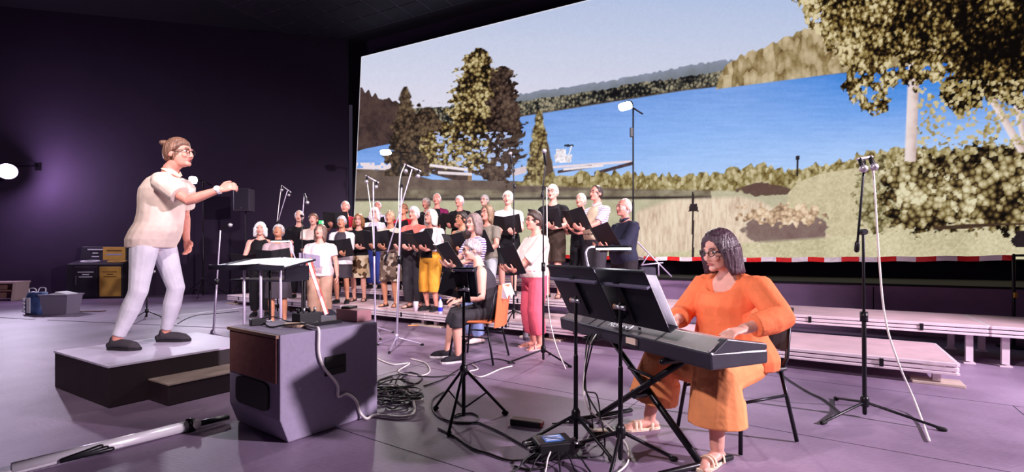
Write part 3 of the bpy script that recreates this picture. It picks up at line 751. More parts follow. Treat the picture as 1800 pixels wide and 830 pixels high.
        for nm in 'LR':
            S = arms[nm][0]
            if SLV > 0: tb.tube([sc(.78), S], [.074 * s, .060 * s + top.get('ease', .004) * .5], 14); tb.tube([sc(.93), S], [.046 * s, .050 * s], 14)
            if SLV > 0:
                qs = [q for q in (0, .25, .5, .8, 1, 1.25, 1.6) if q < SLV - .04] + [SLV]
                tb.tube([chain_at(arms[nm], q) for q in qs], [rad(ARM_R, q) * s * (0.55 + .45 * g) + .012 * s + top.get('slease', .010) * (0.6 + .5 * min(q, 1)) for q in qs], 14, False)
        if 'extra' in top: top['extra'](tb, arms, s)
        to = grow(tb, top.get('name', 't_shirt'), top['mat'], root, .011 if not hi else .007, 3, .4 if not hi else .6)
        if 'open' in top:            # an open jacket or cardigan shows the garment below as a panel down the front
            fr = MB(); rs = []
            for t in np.linspace(max(hem, -.02), .93, 10):
                q = ring(t, ex + .007, ex + .007, by * s * math.exp(-((t - .60) / .17) ** 2), mk if t < .7 else None)
                rs.append([q[i % 20] for i in (13, 14, 15, 16, 17)])
            back = [[p + V((0, .02, 0)) for p in r] for r in rs]
            fr.rings([r + b[::-1] for r, b in zip(rs, back)]); fr.build('undershirt', top['open'], to, smooth=True)
        if top.get('collar'):
            cm = MB()
            for sx in (-1, 1):
                a = sc(.985); cm.prism([a + V((sx * .005, -.075 * s, -.035 * s)), a + V((sx * .062 * s, -.055 * s, -.015 * s)), a + V((sx * .075 * s, .02 * s, .028 * s)), a + V((sx * .050 * s, -.045 * s, .022 * s)), a + V((sx * .012 * s, -.066 * s, -.002))], V((0, -.010, .006)))
            cm.build('collar', top['collar'], to)
    # ---- hair and face
    kind, hcol = hair
    if kind:
        hm = HAIRM(hcol); ho = hair_shell('short' if kind == 'bun' else kind, hs, 5 if hi else 4, hm, 'hair', root, HM, .03 if kind in ('bob', 'long') else .012)
        if kind == 'bun':
            bn_ = MB(); bn_.ell(hp(0, .104, .085), (.036 * hs, .030 * hs, .028 * hs), H3); bn_.ell(hp(0, .125, .093), (.022 * hs, .024 * hs, .02 * hs), H3); bn_.build('bun', hm, ho, smooth=True)
    for sx in (-1, 1):
        e = MB().ell(hp(sx * .033, -.080, .006), (.0145 * hs, .0105 * hs, .0078 * hs), H3).build('eye', EYEW, root, smooth=True)
        MB().ell(hp(sx * .033, -.0895, .006), (.0062 * hs, .0030 * hs, .0062 * hs), H3).build('iris', EYED, e, smooth=True)
        MB().tube([hp(sx * .014, -.098, .027), hp(sx * .035, -.097, .033), hp(sx * .054, -.084, .026)], [.0035 * hs, .004 * hs, .0025 * hs], 6).build('eyebrow', HAIRM(hcol if sum(hcol) < 500 else (150, 130, 122)), root, smooth=True)
    if mouth == 'open':
        mo = MB().ell(hp(0, -.093, -.066), (.019 * hs, .009 * hs, .012 * hs), H3).build('mouth', LIPS, root, smooth=True)
        MB().ell(hp(0, -.0985, -.066), (.0125 * hs, .0055 * hs, .0075 * hs), H3).build('mouth_opening', MOUTHD, mo, smooth=True)
    else:
        MB().ell(hp(0, -.0945, -.064), (.024 * hs, .0075 * hs, .0065 * hs), H3).build('mouth', LIPS, root, smooth=True)
    if glasses:
        gm = MB()
        for sx in (-1, 1):
            pts = [hp(sx * .034 + .024 * math.cos(a), -.106 + .004 * abs(math.cos(a)), .004 + .017 * math.sin(a)) for a in [2 * math.pi * i / 12 for i in range(13)]]
            gm.tube(pts, .0026 * hs, 6, False); gm.tube([hp(sx * .058, -.102, .008), hp(sx * .080, -.03, .010), hp(sx * .084, .03, .0)], .0024 * hs, 6, False)
        gm.tube([hp(-.010, -.107, .008), hp(.010, -.107, .008)], .0024 * hs, 6, False); gm.build('glasses', GLASSM, root, smooth=True)
    return root
OUTL = [(-.075, 0), (-.068, .022), (-.04, .034), (.02, .038), (.09, .048), (.15, .047), (.19, .028), (.205, 0), (.19, -.028), (.15, -.047), (.09, -.048), (.02, -.038), (-.04, -.034), (-.068, -.022)]

# ---- folders ------------------------------------------------------------
FOLDER_ME = {}
def folder_meshes():
    if FOLDER_ME: return FOLDER_ME
    FOLDER_ME['cover'] = MB().box((.117, 0, 0), (.226, .006, .315)).mesh('cover', FOLD)
    FOLDER_ME['spine'] = MB().box((0, .003, 0), (.03, .005, .315)).mesh('spine', FOLD)
    FOLDER_ME['page'] = MB().box((.108, .007, -.002), (.196, .005, .288)).mesh('page', WHITEP)
    return FOLDER_ME
def folder(world, rz, tilt, label, opening=26, roll=0.0, k=1.0):
    """open music folder; local x across, pages face +y (the singer) before the turn to rz"""
    f = folder_meshes()
    root = thing('choir_folder', label, 'folder', world, 0, 'black choir folders')
    root.rotation_euler = (Matrix.Rotation(rz, 3, 'Z') @ Matrix.Rotation(tilt, 3, 'X') @ Matrix.Rotation(roll, 3, 'Y')).to_euler(); root.scale = (k, k, k)
    shared('spine', f['spine'], root)
    for sx in (0, 1):
        c = shared('cover', f['cover'], root, (0, 0, 0), R(opening) if sx == 0 else R(180 - opening))
        pg = shared('page', f['page'], c)
        if sx: pg.location = (0, -.014, 0)
    return root

# ================================================================ THE CHOIR
COND = V((-2.9, 4.15, 0))
def face_rz(p, target):
    f = V(target) - p; return math.atan2(f.x, -f.y)
SHORT = iter(['the white-bobbed woman in black', 'the woman in the mauve top', 'the bald man in a black shirt', 'the brown-haired woman in cream', '-', 'the bald man in red', 'the woman in a white cardigan over a dark dress', 'the woman with the auburn bob', 'the man in the lilac striped shirt', 'the woman in a white cardigan and jeans', 'the woman in the taupe floral dress', 'the woman in the deep red top', 'the woman in the salmon T-shirt', 'the woman in yellow cropped trousers', 'the ruddy man behind the bald man', 'the bald man in magenta', 'the white-haired man in a black short-sleeved shirt', 'the woman in the grey-green sleeveless top', 'the woman in the purple striped T-shirt', 'the long-haired woman in an olive T-shirt', 'the grey-haired man in glasses and black', 'the man in a white T-shirt', 'the woman in coral trousers', 'the woman in brown shorts', 'the red-faced man in black', 'the man in a beige vest', 'the bald man in navy'])
BLKC = CLOTH((26, 24, 30)); CHAR = CLOTH((58, 54, 62)); WHT = CLOTH((232, 222, 228)); DRESSG = CLOTH((66, 58, 68))
def tee(mat, **k): return dict(mat=mat, **k)
def tr(mat, **k): return dict(kind='trousers', mat=mat, **k)
def singer(px, at, h, who, g=1.0, skin='fair', hair=('short', (228, 224, 226)), top=None, bottom=None, shoe=('shoe', (28, 26, 30)), glasses=False, fold=True, pitch=.12, yaw=0.0, turn=0.0, belly=0.0, pose=None, mouth='open', fw=None):
    s = h / 1.75; sh_ = next(SHORT)
    if at[0] == 'floor': p = V(((px - 900) * at[1] / F, at[1], 0))
    else: p = st_px(px, at[0]); p.z = at[1]
    rz = face_rz(p, COND) + R(turn)
    fc = V((0, -.36, 1.17)) if fw is None else V(fw[:3]); tilt = R(38 if fw is None else fw[3])
    P = dict(pitch=pitch, yaw=yaw)
    if fold:
        for sx, n in ((1, 'L'), (-1, 'R')):
            P['wrist' + n] = V((fc.x + sx * .10, fc.y + .085, fc.z - .115)) * s
            P['hand' + n] = V((-sx * .15, -1, .35)); P['back' + n] = V((sx * .5, .2, -1)); P['curl' + n] = .42
            P['pole' + n] = V((sx * .8, .45, -.7))
    else:
        for sx, n in ((1, 'L'), (-1, 'R')): P['wrist' + n] = V((sx * .27, -.05, .86)) * s
    if pose: P.update({k: (V(v) * s if k[:5] in ('wrist', 'ankle') else v) for k, v in pose.items()})
    o = person(p, rz, h, who, g, skin, hair, top, bottom, shoe, P, glasses, mouth=mouth, belly=belly, group='choir singers')
    if fold:
        w = p + Matrix.Rotation(rz, 3, 'Z') @ (fc * s)
        folder(w, rz, tilt, 'open black music folder held by ' + sh_, 12 + random.random() * 12, (random.random() - .5) * .16, 1.12)
    return o
F1, F2, F3 = .20, .40, .60
singer(458, ('floor', 8.5), 1.67, 'woman with a white bob in a black sleeveless top and black trousers', hair=('bob', (238, 234, 238)), top=tee(BLKC, sleeve=0, bust=.02, name='sleeveless_top'), bottom=tr(BLKC), fw=(-.16, -.34, 1.02, 55), mouth='closed', pitch=-.02)
singer(489, ('floor', 7.5), 1.57, 'woman with tilted-back head in a mauve top and dark knee skirt', skin='tan', hair=('crop', (200, 192, 196)), top=tee(CLOTH((176, 152, 160)), sleeve=.6, bust=.02), bottom=dict(kind='skirt', mat=DRESSG, len=.47, flare=.03), pitch=.42, fw=(.0, -.36, 1.10, 20), shoe=('sandal', (40, 36, 40)))
singer(526, (5.75, F1), 1.80, 'bald man in a black shirt beside the woman in a cream top', hair=('fringe', (222, 216, 218)), top=tee(BLKC, sleeve=.7), bottom=tr(BLKC))
singer(551, (5.70, F1), 1.71, 'brown-haired woman in a cream top behind the long-haired woman', hair=('short', (112, 74, 54)), top=tee(CLOTH((226, 202, 196)), bust=.02), bottom=tr(BLKC), fw=(-.02, -.35, 1.05, 40))
lh = singer(563, ('floor', 7.55), 1.56, 'long-haired woman in a pale pink T-shirt and tan trousers', g=1.15, hair=('long', (120, 92, 82)), top=tee(CLOTH((228, 206, 212)), bust=.03, hem=-.16, hemflare=.05), bottom=tr(CLOTH((188, 148, 130)), ease=.012), fold=False, pitch=.34, yaw=-.15, turn=6, pose=dict(wristR=(-.10, -.33, 1.10), handR=(.5, -.8, .3), backR=(-.4, 0, -1), wristL=(.30, -.03, .83)))
singer(607, (6.60, F2), 1.85, 'bald man in a red shirt with his folder raised high', skin='pink', hair=('fringe', (226, 220, 220)), top=tee(CLOTH((158, 28, 46)), sleeve=.7), bottom=tr(BLKC), fw=(-.10, -.40, 1.32, 22))
singer(601, (5.55, F1), 1.60, 'grey-cropped woman in a dark dress with a white cardigan', hair=('crop', (196, 188, 194)), top=tee(CLOTH((232, 222, 230)), sleeve=1.7, open=DRESSG, hem=-.28, hemflare=.06, bust=.02, name='cardigan'), bottom=dict(kind='skirt', mat=DRESSG, len=.42, flare=.01), skin='tan', shoe=('shoe', (24, 22, 26)), fw=(.02, -.36, 1.08, 30))
singer(631, (6.02, F1), 1.67, 'woman with an auburn bob and glasses in a black top and floral skirt', hair=('bob', (142, 92, 54)), glasses=True, top=tee(BLKC, sleeve=.5, bust=.02), bottom=dict(kind='skirt', mat=CLOTH((222, 204, 178), blotch=((92, 66, 48), (196, 166, 130), 11)), len=.46, flare=.03), shoe=('sandal', (34, 30, 32)))
singer(664, (7.82, F3), 1.78, 'white-haired man in a lilac striped shirt on the tallest riser', skin='pink', hair=('receding', (236, 232, 234)), top=tee(CLOTH((232, 224, 236), stripes=((186, 166, 204), 'Z', 9)), sleeve=.8, collar=WHT), bottom=tr(CHAR))
singer(659, (6.62, F2), 1.66, 'white-bobbed woman in a white cardigan and blue jeans', hair=('bob', (240, 236, 240)), glasses=True, top=tee(WHT, sleeve=1.7, open=CLOTH((206, 190, 214)), hem=-.15, bust=.02, name='cardigan'), bottom=tr(CLOTH((46, 58, 128))), fw=(-.12, -.36, 1.14, 35))
singer(686, (5.68, F1), 1.65, 'woman with short sandy hair in a taupe floral dress', skin='tan', hair=('crop', (176, 150, 122)), top=tee(CLOTH((222, 206, 192)), sleeve=.75, bust=.02, hem=.12), bottom=dict(kind='skirt', mat=CLOTH((126, 104, 92), blotch=((214, 196, 178), (70, 54, 50), 17)), len=.47, flare=.03, waist=.3), shoe=('sandal', (36, 32, 34)), fw=(-.10, -.36, 1.17, 25))
singer(709, (6.72, F2), 1.71, 'woman with auburn hair and glasses in a deep red top', hair=('short', (136, 90, 62)), skin='tan', glasses=True, top=tee(CLOTH((170, 24, 40)), sleeve=.6, bust=.02), bottom=tr(BLKC), pitch=.25)
singer(728, (5.76, F1), 1.70, 'white-haired woman in glasses, a salmon T-shirt and black trousers', hair=('short', (228, 222, 234)), glasses=True, top=tee(CLOTH((240, 132, 122)), bust=.025, hem=-.12), bottom=tr(CHAR, ease=.01), shoe=('sandal', (38, 34, 36)), yaw=-.1, fw=(-.05, -.36, 1.12, 35))
singer(758, (5.62, F1), 1.61, 'woman with a grey bob in a white jacket and yellow cropped trousers', g=1.1, skin='pink', hair=('bob', (214, 206, 198)), glasses=True, top=tee(WHT, sleeve=1.6, open=BLKC, hem=-.14, bust=.03, name='jacket', ease=.012), bottom=tr(CLOTH((226, 156, 58)), len=1.35, ease=.014, flare=.02), turn=-6, yaw=-.2, fw=(.02, -.36, 1.16, 38))
singer(750, (7.95, F3), 1.78, 'ruddy grey-haired man in black behind the bald man', skin='pink', hair=('short', (190, 176, 172)), top=tee(BLKC, sleeve=1.8), bottom=tr(BLKC), yaw=-.3, pitch=.0)
singer(768, (7.78, F3), 1.83, 'bald man in a magenta shirt on the tallest riser', skin='pink', hair=('fringe', (236, 230, 232)), top=tee(CLOTH((128, 34, 84)), sleeve=.8, open=BLKC), bottom=tr(BLKC), fw=(.05, -.38, 1.1, 30))
singer(808, (7.80, F3), 1.74, 'white-haired man in a black short-sleeved shirt on the tallest riser', skin='pink', hair=('short', (236, 230, 236)), top=tee(BLKC, sleeve=.6), bottom=tr(BLKC), yaw=-.25)
singer(812, (5.85, F1), 1.57, 'dark-haired woman in glasses and a grey-green sleeveless top', skin='tan', hair=('short', (48, 34, 30)), glasses=True, top=tee(CLOTH((138, 128, 116)), sleeve=0, bust=.025, name='sleeveless_top'), bottom=tr(CLOTH((178, 162, 152))), yaw=-.3, fw=(.10, -.33, 1.16, 30))
singer(834, ('floor', 5.95), 1.60, 'woman with a grey-brown bob in a purple striped T-shirt and pale jeans', skin='fair', hair=('bob', (128, 108, 106)), glasses=True, top=tee(CLOTH((238, 230, 240), stripes=((104, 66, 140), 'Z', 11)), sleeve=.75, bust=.03, hem=-.12), bottom=tr(CLOTH((142, 158, 208)), ease=.01), shoe=('shoe', (220, 190, 190)), turn=-6, yaw=.25, pitch=.05, fw=(.0, -.44, 1.16, 34))
singer(857, (5.62, F1), 1.61, 'woman with long brown hair in an olive T-shirt', skin='pink', hair=('long', (132, 104, 80)), glasses=True, top=tee(CLOTH((126, 118, 108)), bust=.03, hem=-.1), bottom=tr(CLOTH((164, 166, 172))), fw=(.06, -.36, 1.13, 32))
singer(852, (7.90, F3), 1.73, 'grey-haired man in glasses and a black shirt on the tallest riser', skin='fair', hair=('short', (176, 170, 166)), glasses=True, top=tee(BLKC, sleeve=.7), bottom=tr(BLKC), yaw=-.1)
singer(893, (6.70, F2), 1.77, 'white-haired man in a white T-shirt and black shorts', skin='fair', hair=('short', (238, 230, 222)), top=tee(CLOTH((226, 218, 228)), hem=-.08), bottom=dict(kind='shorts', mat=BLKC, len=.95, ease=.02, flare=.03), turn=26, fw=(.02, -.36, 1.14, 36))
singer(941, ('floor', 5.6), 1.61, 'dark-haired woman in a cream sweater and coral trousers', g=1.22, belly=.06, skin='pink', hair=('short', (62, 46, 42)), glasses=True, top=tee(CLOTH((226, 206, 200)), sleeve=1.15, bust=.05, hem=-.06, ease=.014, slease=.02, name='sweater'), bottom=tr(CLOTH((236, 100, 122)), len=1.72, ease=.012), shoe=('sandal', (230, 178, 176)), turn=-2, yaw=.05, pitch=.0, fw=(.0, -.42, 1.10, 26))
singer(972, (6.80, F2), 1.83, 'white-haired woman in a black T-shirt and dark brown shorts', skin='fair', hair=('crop', (240, 230, 222)), glasses=True, top=tee(BLKC, hem=-.1, bust=.02), bottom=dict(kind='shorts', mat=CLOTH((70, 56, 50)), len=.85, ease=.02, flare=.03), shoe=('sandal', (60, 52, 54)), turn=18, pitch=.05)
singer(1021, (7.30, F2), 1.72, 'red-faced man in black behind the man in a striped shirt', skin='pink', hair=('receding', (222, 210, 204)), top=tee(BLKC, sleeve=.7), bottom=tr(BLKC), turn=10, pitch=.2)
singer(1049, (6.70, F2), 1.74, 'man with glasses in a beige vest over a striped shirt', g=1.1, belly=.05, skin='pink', hair=('receding', (60, 46, 44)), glasses=True, top=tee(CLOTH((234, 226, 234), stripes=((170, 156, 186), 'Z', 10)), sleeve=.85, hem=-.1, collar=WHT, open=CLOTH((206, 184, 160)), name='striped_shirt'), bottom=tr(CHAR, ease=.01), turn=-4, pitch=.1, fw=(-.02, -.46, 1.18, 30))
singer(1098, (5.80, F1), 1.60, 'bald man in a navy long-sleeved shirt and dark trousers', g=1.2, belly=.05, skin='pink', hair=('fringe', (220, 206, 204)), top=tee(CLOTH((46, 46, 66)), sleeve=1.85, hem=-.16, collar=CLOTH((46, 46, 66)), ease=.012, slease=.018, name='long_sleeved_shirt'), bottom=tr(CLOTH((44, 38, 44)), ease=.012), turn=-2, pitch=.06, fw=(.0, -.42, 1.17, 32))
# lilac sheet in the long-haired woman's hand
ls_ = MB().box((0, 0, 0), (.30, .004, .215)).build('music_sheet', M('lilac_paper', (186, 172, 204), .7)); tag(ls_, 'lilac sheet of music held by the long-haired woman in a pale pink T-shirt', 'sheet')
ls_.location = lh.location + Matrix.Rotation(lh.rotation_euler.z, 3, 'Z') @ V((-.07, -.41, 1.12)) * .9; ls_.rotation_euler = (R(30), R(8), lh.rotation_euler.z)

# ---------------------------------------------------------------- conductor
cp = V((-3.10, 4.15, .305)); crz = R(90)
cond_top = dict(mat=CLOTH((242, 218, 206)), sleeve=.72, hem=-.17, ease=.020, slease=.028, name='polo_shirt', collar=CLOTH((224, 204, 184)), hemflare=.02)
person(cp, crz, 1.82, 'conductor with a hair bun in a cream polo shirt and light jeans on the podium', g=1.03, skin='pink', hair=('bun', (128, 92, 76)), top=cond_top, bottom=tr(M('light_jeans', (218, 212, 226), .8, vary=.12, bump=.6, scale=7, spec=.2), ease=.0, flare=-.002, len=1.93), shoe=('shoe', (70, 64, 72), (44, 40, 46)), glasses=True, hi=True, mouth='open', belly=.02,
       pose=dict(hip=(.02, .03, .945), neck=(.0, -.13, 1.505), ankleR=(-.17, .19, .088), ankleL=(.20, .05, .088), footR=-.12, footL=.10, kneeR=(-.1, -1, 0), kneeL=(.05, -1, 0), shR=(0, -.06, .0), wristR=(-.16, -.66, 1.335), poleR=(-.25, -.1, -1), handR=(.25, -1, .38), backR=(-.9, 0, .35), curlR=.75, wristL=(.27, -.09, .93), handL=(-.1, -.25, -1), backL=(1, -.2, 0), curlL=.45, pitch=.05, head_shift=(0, -.045, -.005)))
wt = thing('wrist_watch', 'white-faced watch on the conductor\'s wrist', 'watch', cp, crz)
MB().lathe([(.0, 0), (.021, 0), (.021, .009), (.018, .011), (0, .011)], (-.187, -.650, 1.340), 18, (-1, -.1, .35)).build('dial', M('glowing_watch_dial', (250, 248, 255), .3, emit=.6), wt, smooth=False)  # white dial, extra brightness put into its emission
MB().lathe([(.030, -.011), (.034, -.011), (.034, .011), (.030, .011)], (-.16, -.65, 1.331), 18, (.16, -1, .33)).build('strap', M('watch_strap', (226, 214, 222), .6), wt)

# ---------------------------------------------------------------- chairs
STEELB = M('chair_steel', (40, 38, 46), .35, .6)
def chair(name, label, loc, rz, seat_mat, back_mat, sz=.44, w=.44, d=.42, back=(.47, .80), back_w=.40):
    """sitter faces local -y"""
    root = thing(name, label, 'chair', loc, rz)
    MB().box((0, 0, sz - .012), (w, d, .024)).build('seat', seat_mat, root, bevel=.01)
    for sx in (-1, 1):
        MB().tube([(sx * w * .46, -d * .42, sz - .025), (sx * w * .56, -d * .55, 0.006)], .0115, 8, False).build('leg', STEELB, root, smooth=True)
        MB().tube([(sx * w * .46, d * .40, sz - .025), (sx * w * .56, d * .60, 0.006)], .0115, 8, False).build('leg', STEELB, root, smooth=True)
        MB().tube([(sx * w * .46, d * .40, sz - .03), (sx * w * .48, d * .50, sz + .05), (sx * back_w * .5, d * .62, back[1] - .02)], .0115, 8, False).build('back_post', STEELB, root, smooth=True)
        MB().cyl((sx * w * .49, -d * .46, sz * .62), (sx * w * .49, d * .48, sz * .62), .009, None, 8).build('stretcher', STEELB, root, smooth=True)
    rs = []
    for k in range(7):
        x = -back_w / 2 + back_w * k / 6; y = d * .56 + .03 * (1 - (x / (back_w / 2)) ** 2)
        rs.append([V((x, y, back[0])), V((x, y + .012, back[0])), V((x, y + .06, back[1])), V((x, y + .048, back[1]))])
    MB().rings(rs).build('backrest', back_mat, root, bevel=.004)
    return root
ORW = M('orange_wood', (226, 122, 78), .45, vary=.12, scale=5)
# seated singer on the floor
swl = V((-.25, 5.07, 0)); swr = math.atan2(-.94, -.30)
swc = chair('wooden_chair', 'chair with orange wooden back and black steel legs under the seated woman', swl + V((-.10, -.06, 0)), swr, ORW, ORW, sz=.43, back=(.36, .79), back_w=.38)
person(swl, math.atan2(-.97, .24), 1.60, 'seated woman with cropped grey hair in a black tank top and black leggings', g=1.18, skin='fair', hair=('crop', (168, 152, 158)), glasses=True, mouth='closed', belly=.04,
       top=tee(M('black_tank_cloth', (52, 46, 56), .8, bump=.5, scale=9), sleeve=0, bust=.04, name='tank_top', hem=-.06), bottom=tr(M('black_leggings', (42, 37, 46), .8, bump=.5, scale=9), len=1.25), shoe=('shoe', (44, 40, 48), (232, 222, 228)), vox=.009, group='choir singers',
       pose=dict(hip=(0, .02, .525), neck=(0, -.11, 1.00), ankleL=(.14, -.34, .08), ankleR=(-.12, -.42, .08), kneeL=(.12, -1, .9), kneeR=(-.12, -1, .9), wristL=(.19, -.33, .635), handL=(-.1, -1, -.30), backL=(.2, -.1, 1), curlL=.28, poleL=(.5, 1, -.2), wristR=(-.19, -.30, .63), handR=(.1, -1, -.2), backR=(-.2, 0, 1), poleR=(-.8, .6, -.2), pitch=-.12, head_shift=(0, -.02, 0)))
cl = MB(); rs = []
for k in range(7):
    x = -.13 + .26 * k / 6; dz = .012 * math.sin(k * 1.7)
    rs.append([V((x, .255 + dz, .66 + dz)), V((x, .262 + dz, .66 + dz)), V((x, .31, .80)), V((x, .36, .67 + dz * 2)), V((x, .353, .67 + dz * 2)), V((x, .306, .792))])
c_ = cl.rings(rs).build('cloth', M('white_cloth', (236, 228, 240), .8, bump=.5, scale=14)); c_.location = swl + V((-.10, -.06, 0)); c_.rotation_euler = (0, 0, swr)
tag(c_, 'small white cloth hung over the top of the orange chair back', 'cloth')

# ---------------------------------------------------------------- pianist
pl = V((1.35, 2.91, 0)); prz = math.atan2(-.91, .41)
chair('piano_chair', 'black steel chair with dark seat under the pianist', pl, prz, M('dark_seat_vinyl', (40, 34, 40), .5), M('dark_seat_vinyl', (40, 34, 40), .5), sz=.44, w=.42, d=.40, back=(.52, .78), back_w=.38)
ORG = M('orange_linen', (250, 130, 84), .8, vary=.10, bump=.7, scale=8, spec=.15)
def wide_legs(cb, legs, s):
    for nm, sx in (('L', 1), ('R', -1)):
        J, K, A = legs[nm]
        cb.tube([J.lerp(K, .35), K + V((0, -.02, -.01)), K.lerp(A, .35) + V((0, .0, 0)), K.lerp(A, .68)], [.12, .125, .14, .150], 16, False)
    cb.tube([legs['L'][1].lerp(legs['L'][2], .05) + V((-.02, .06, 0)), legs['R'][1].lerp(legs['R'][2], .05) + V((.02, .06, 0))], [.09, .09], 12)
    cb.tube([legs['L'][0].lerp(legs['L'][1], .6), legs['R'][0].lerp(legs['R'][1], .6)], [.085, .085], 12)
person(pl, prz, 1.62, 'pianist with a dark bob and glasses in an orange linen blouse and trousers', g=1.2, skin='fair', hair=('bob', (74, 50, 62)), glasses=True, mouth='closed', hi=True, vox=.010, belly=.05,
       top=dict(mat=ORG, sleeve=1.72, hem=-.16, ease=.018, slease=.016, bust=.055, name='linen_blouse', hemflare=.10, neck=.945, scoop=2.6, vexp=4.0), bottom=tr(M('orange_linen_trousers', (250, 158, 104), .8, vary=.12, bump=.7, scale=8, spec=.15), len=1.3, ease=.02, flare=.03, drape=wide_legs), shoe=('sandal', (240, 214, 190)),
       pose=dict(hip=(.02, -.01, .515), neck=(.06, -.10, 1.005), ankleL=(.24, -.40, .08), ankleR=(-.29, -.40, .08), footL=.25, footR=-.25, kneeL=(.25, -1, .9), kneeR=(-.25, -1, .9), wristL=(.40, -.40, .725), handL=(.0, -1, -.12), backL=(.1, 0, 1), curlL=.5, poleL=(.85, .5, -.3), wristR=(-.02, -.42, .725), handR=(-.1, -1, -.12), backR=(0, 0, 1), curlR=.5, poleR=(-.8, .5, -.35), pitch=-.22, yaw=-.06, head_shift=(0.0, -.03, -.03)))

# ================================================================ STAGE EQUIPMENT
# ---- podium with step
A1 = V((-.857, .514, 0)); A2 = V((.53, .848, 0))           # along its two sides
PD = V((-2.87, 3.40, 0)); PODM = M('black_podium_board', (34, 20, 28), .55, vary=.25, scale=5); PTOP = M('pale_podium_top', (206, 194, 222), .5, vary=.1, scale=4)
pod = thing('conductor_podium', 'low black box podium with a pale top under the conductor', 'podium', PD)
def quad(o, a, la, b, lb, z): return [o + V((0, 0, z)), o + a * la + V((0, 0, z)), o + a * la + b * lb + V((0, 0, z)), o + b * lb + V((0, 0, z))]
O0 = V((0, 0, 0))
MB().hexa(quad(O0, A2, 1.08, A1, 1.05, .004), quad(O0, A2, 1.08, A1, 1.05, .288)).build('box', PODM, pod, bevel=.004)
MB().hexa(quad(O0 - A2 * .006 - A1 * .006, A2, 1.092, A1, 1.062, .288), quad(O0 - A2 * .006 - A1 * .006, A2, 1.092, A1, 1.062, .305)).build('top', PTOP, pod, bevel=.003)
so = O0 + A2 * .24 - A1 * .002
stp = MB().hexa(quad(so, A2, .80, -A1, .30, 0.004), quad(so, A2, .80, -A1, .30, .150)).build('step', PODM, pod, bevel=.004)
MB().hexa(quad(so, A2, .81, -A1, .31, .150), quad(so, A2, .81, -A1, .31, .160)).build('step_tread', M('step_tread_board', (150, 132, 126), .6, vary=.2, scale=6), stp)

# ---- big loudspeaker cabinet with a tapered foot
L0, L1, L2 = V((-1.329, 2.736, 0)), V((-1.834, 3.10, 0)), V((-.945, 3.307, 0))
a1 = (L1 - L0).normalized(); a2 = V((-a1.y, a1.x, 0)); a2 = a2 if a2.dot(L2 - L0) > 0 else -a2
w1, w2 = (L1 - L0).length, (L2 - L0).dot(a2)
LSM = M('black_speaker_carpet', (158, 146, 172), .75, vary=.05, bump=.05, scale=40); LSF = M('brown_speaker_grille', (140, 90, 86), .7, vary=.15, scale=30)
spk = thing('loudspeaker_cabinet', 'big dark loudspeaker box with cables on its top, standing on the floor', 'loudspeaker', L0)
def lp(x, y, z): return a1 * x + a2 * y + V((0, 0, z))
prof = [(.0, .16), (.03, .0), (w2, .0), (w2, .635), (.0, .635)]      # (depth, height) outline of the side
mb = MB(); mb.prism([lp(0, y, z + .003) for y, z in ((.05, 0), (w2, 0), (w2, .632), (0, .632), (0, .14))], a1 * w1); mb.build('cabinet', LSM, spk, bevel=.008)
MB().box((0, 0, 0), (w1 - .05, .012, .26), Matrix.Rotation(math.atan2(a1.y, a1.x), 3, 'Z')).build('grille', LSF, spk, loc=lp(w1 / 2, -.004, .48), bevel=.004)
po = MB(); n = 24
for k in range(1): 
    ring0 = []; 
    for i in range(n):
        t = 2 * math.pi * i / n; cx = math.copysign(abs(math.cos(t)) ** .35, math.cos(t)) * .20; cz = math.copysign(abs(math.sin(t)) ** .35, math.sin(t)) * .085
        ring0.append((cx, cz))
po.prism([lp(w1 / 2 + x, -.012, .255 + z) for x, z in ring0], a2 * .016); po.build('bass_port', M('port_black', (8, 7, 9), .6), spk)
MB().box((0, 0, 0), (w1 - .02, .02, .018), Matrix.Rotation(math.atan2(a1.y, a1.x), 3, 'Z')).build('edge_strip', M('wood_edge_strip', (140, 104, 84), .5), spk, loc=lp(w1 / 2, -.008, .624))
hd = MB().box((0, 0, 0), (.012, .15, .12), Matrix.Rotation(math.atan2(a1.y, a1.x), 3, 'Z')).build('handle_recess', M('port_black', (8, 7, 9), .6), spk, loc=lp(-.004, w2 * .52, .40), bevel=.004)
MB().box((0, 0, 0), (.014, .12, .03), Matrix.Rotation(math.atan2(a1.y, a1.x), 3, 'Z')).build('handle', BLKMET, hd, loc=lp(-.010, w2 * .52, .37) - lp(-.004, w2 * .52, .40))
for y, z in ((.12, .30), (.40, .16), (.47, .10), (.44, .05)): MB().lathe([(0, 0), (.007, 0), (.005, .004), (0, .004)], lp(0, y, z), 10, -a1).build('screw', CHROME, spk)
LT = L0 + V((0, 0, .635))
def top(x, y, z=0.0): return LT + lp(x, y, z)

# ---- things lying on the loudspeaker
def cable(name, pts, r, mat, label, sub=8, group=None, seg=6):
    o = MB().tube(spline(pts, sub), r, seg).build(name, mat, smooth=True); return tag(o, label, 'cable', group)
tn = MB().rings([[top(.26 + .10 * c, .24 + .05 * s_, z) for c, s_ in [(math.cos(2 * math.pi * i / 18), math.sin(2 * math.pi * i / 18)) for i in range(18)]] for z in (.003, .014, .017)]); tag(tn.build('tray', M('tan_plate', (232, 196, 168), .5)), 'tan oval tray lying on the big loudspeaker', 'tray')
mx = thing('mixing_box', 'small black mixing box with plugs on the big loudspeaker', 'mixer', top(.36, .38), math.atan2(a2.y, a2.x))
MB().box((0, 0, .035), (.16, .10, .07)).build('case', BLACK, mx, bevel=.006)
for k in range(4):
    MB().cyl((-.06 + k * .04, 0, .07), (-.06 + k * .04, 0, .10), .009, .008, 10).build('plug', CHROME if k % 2 else BLKMET, mx, smooth=True)
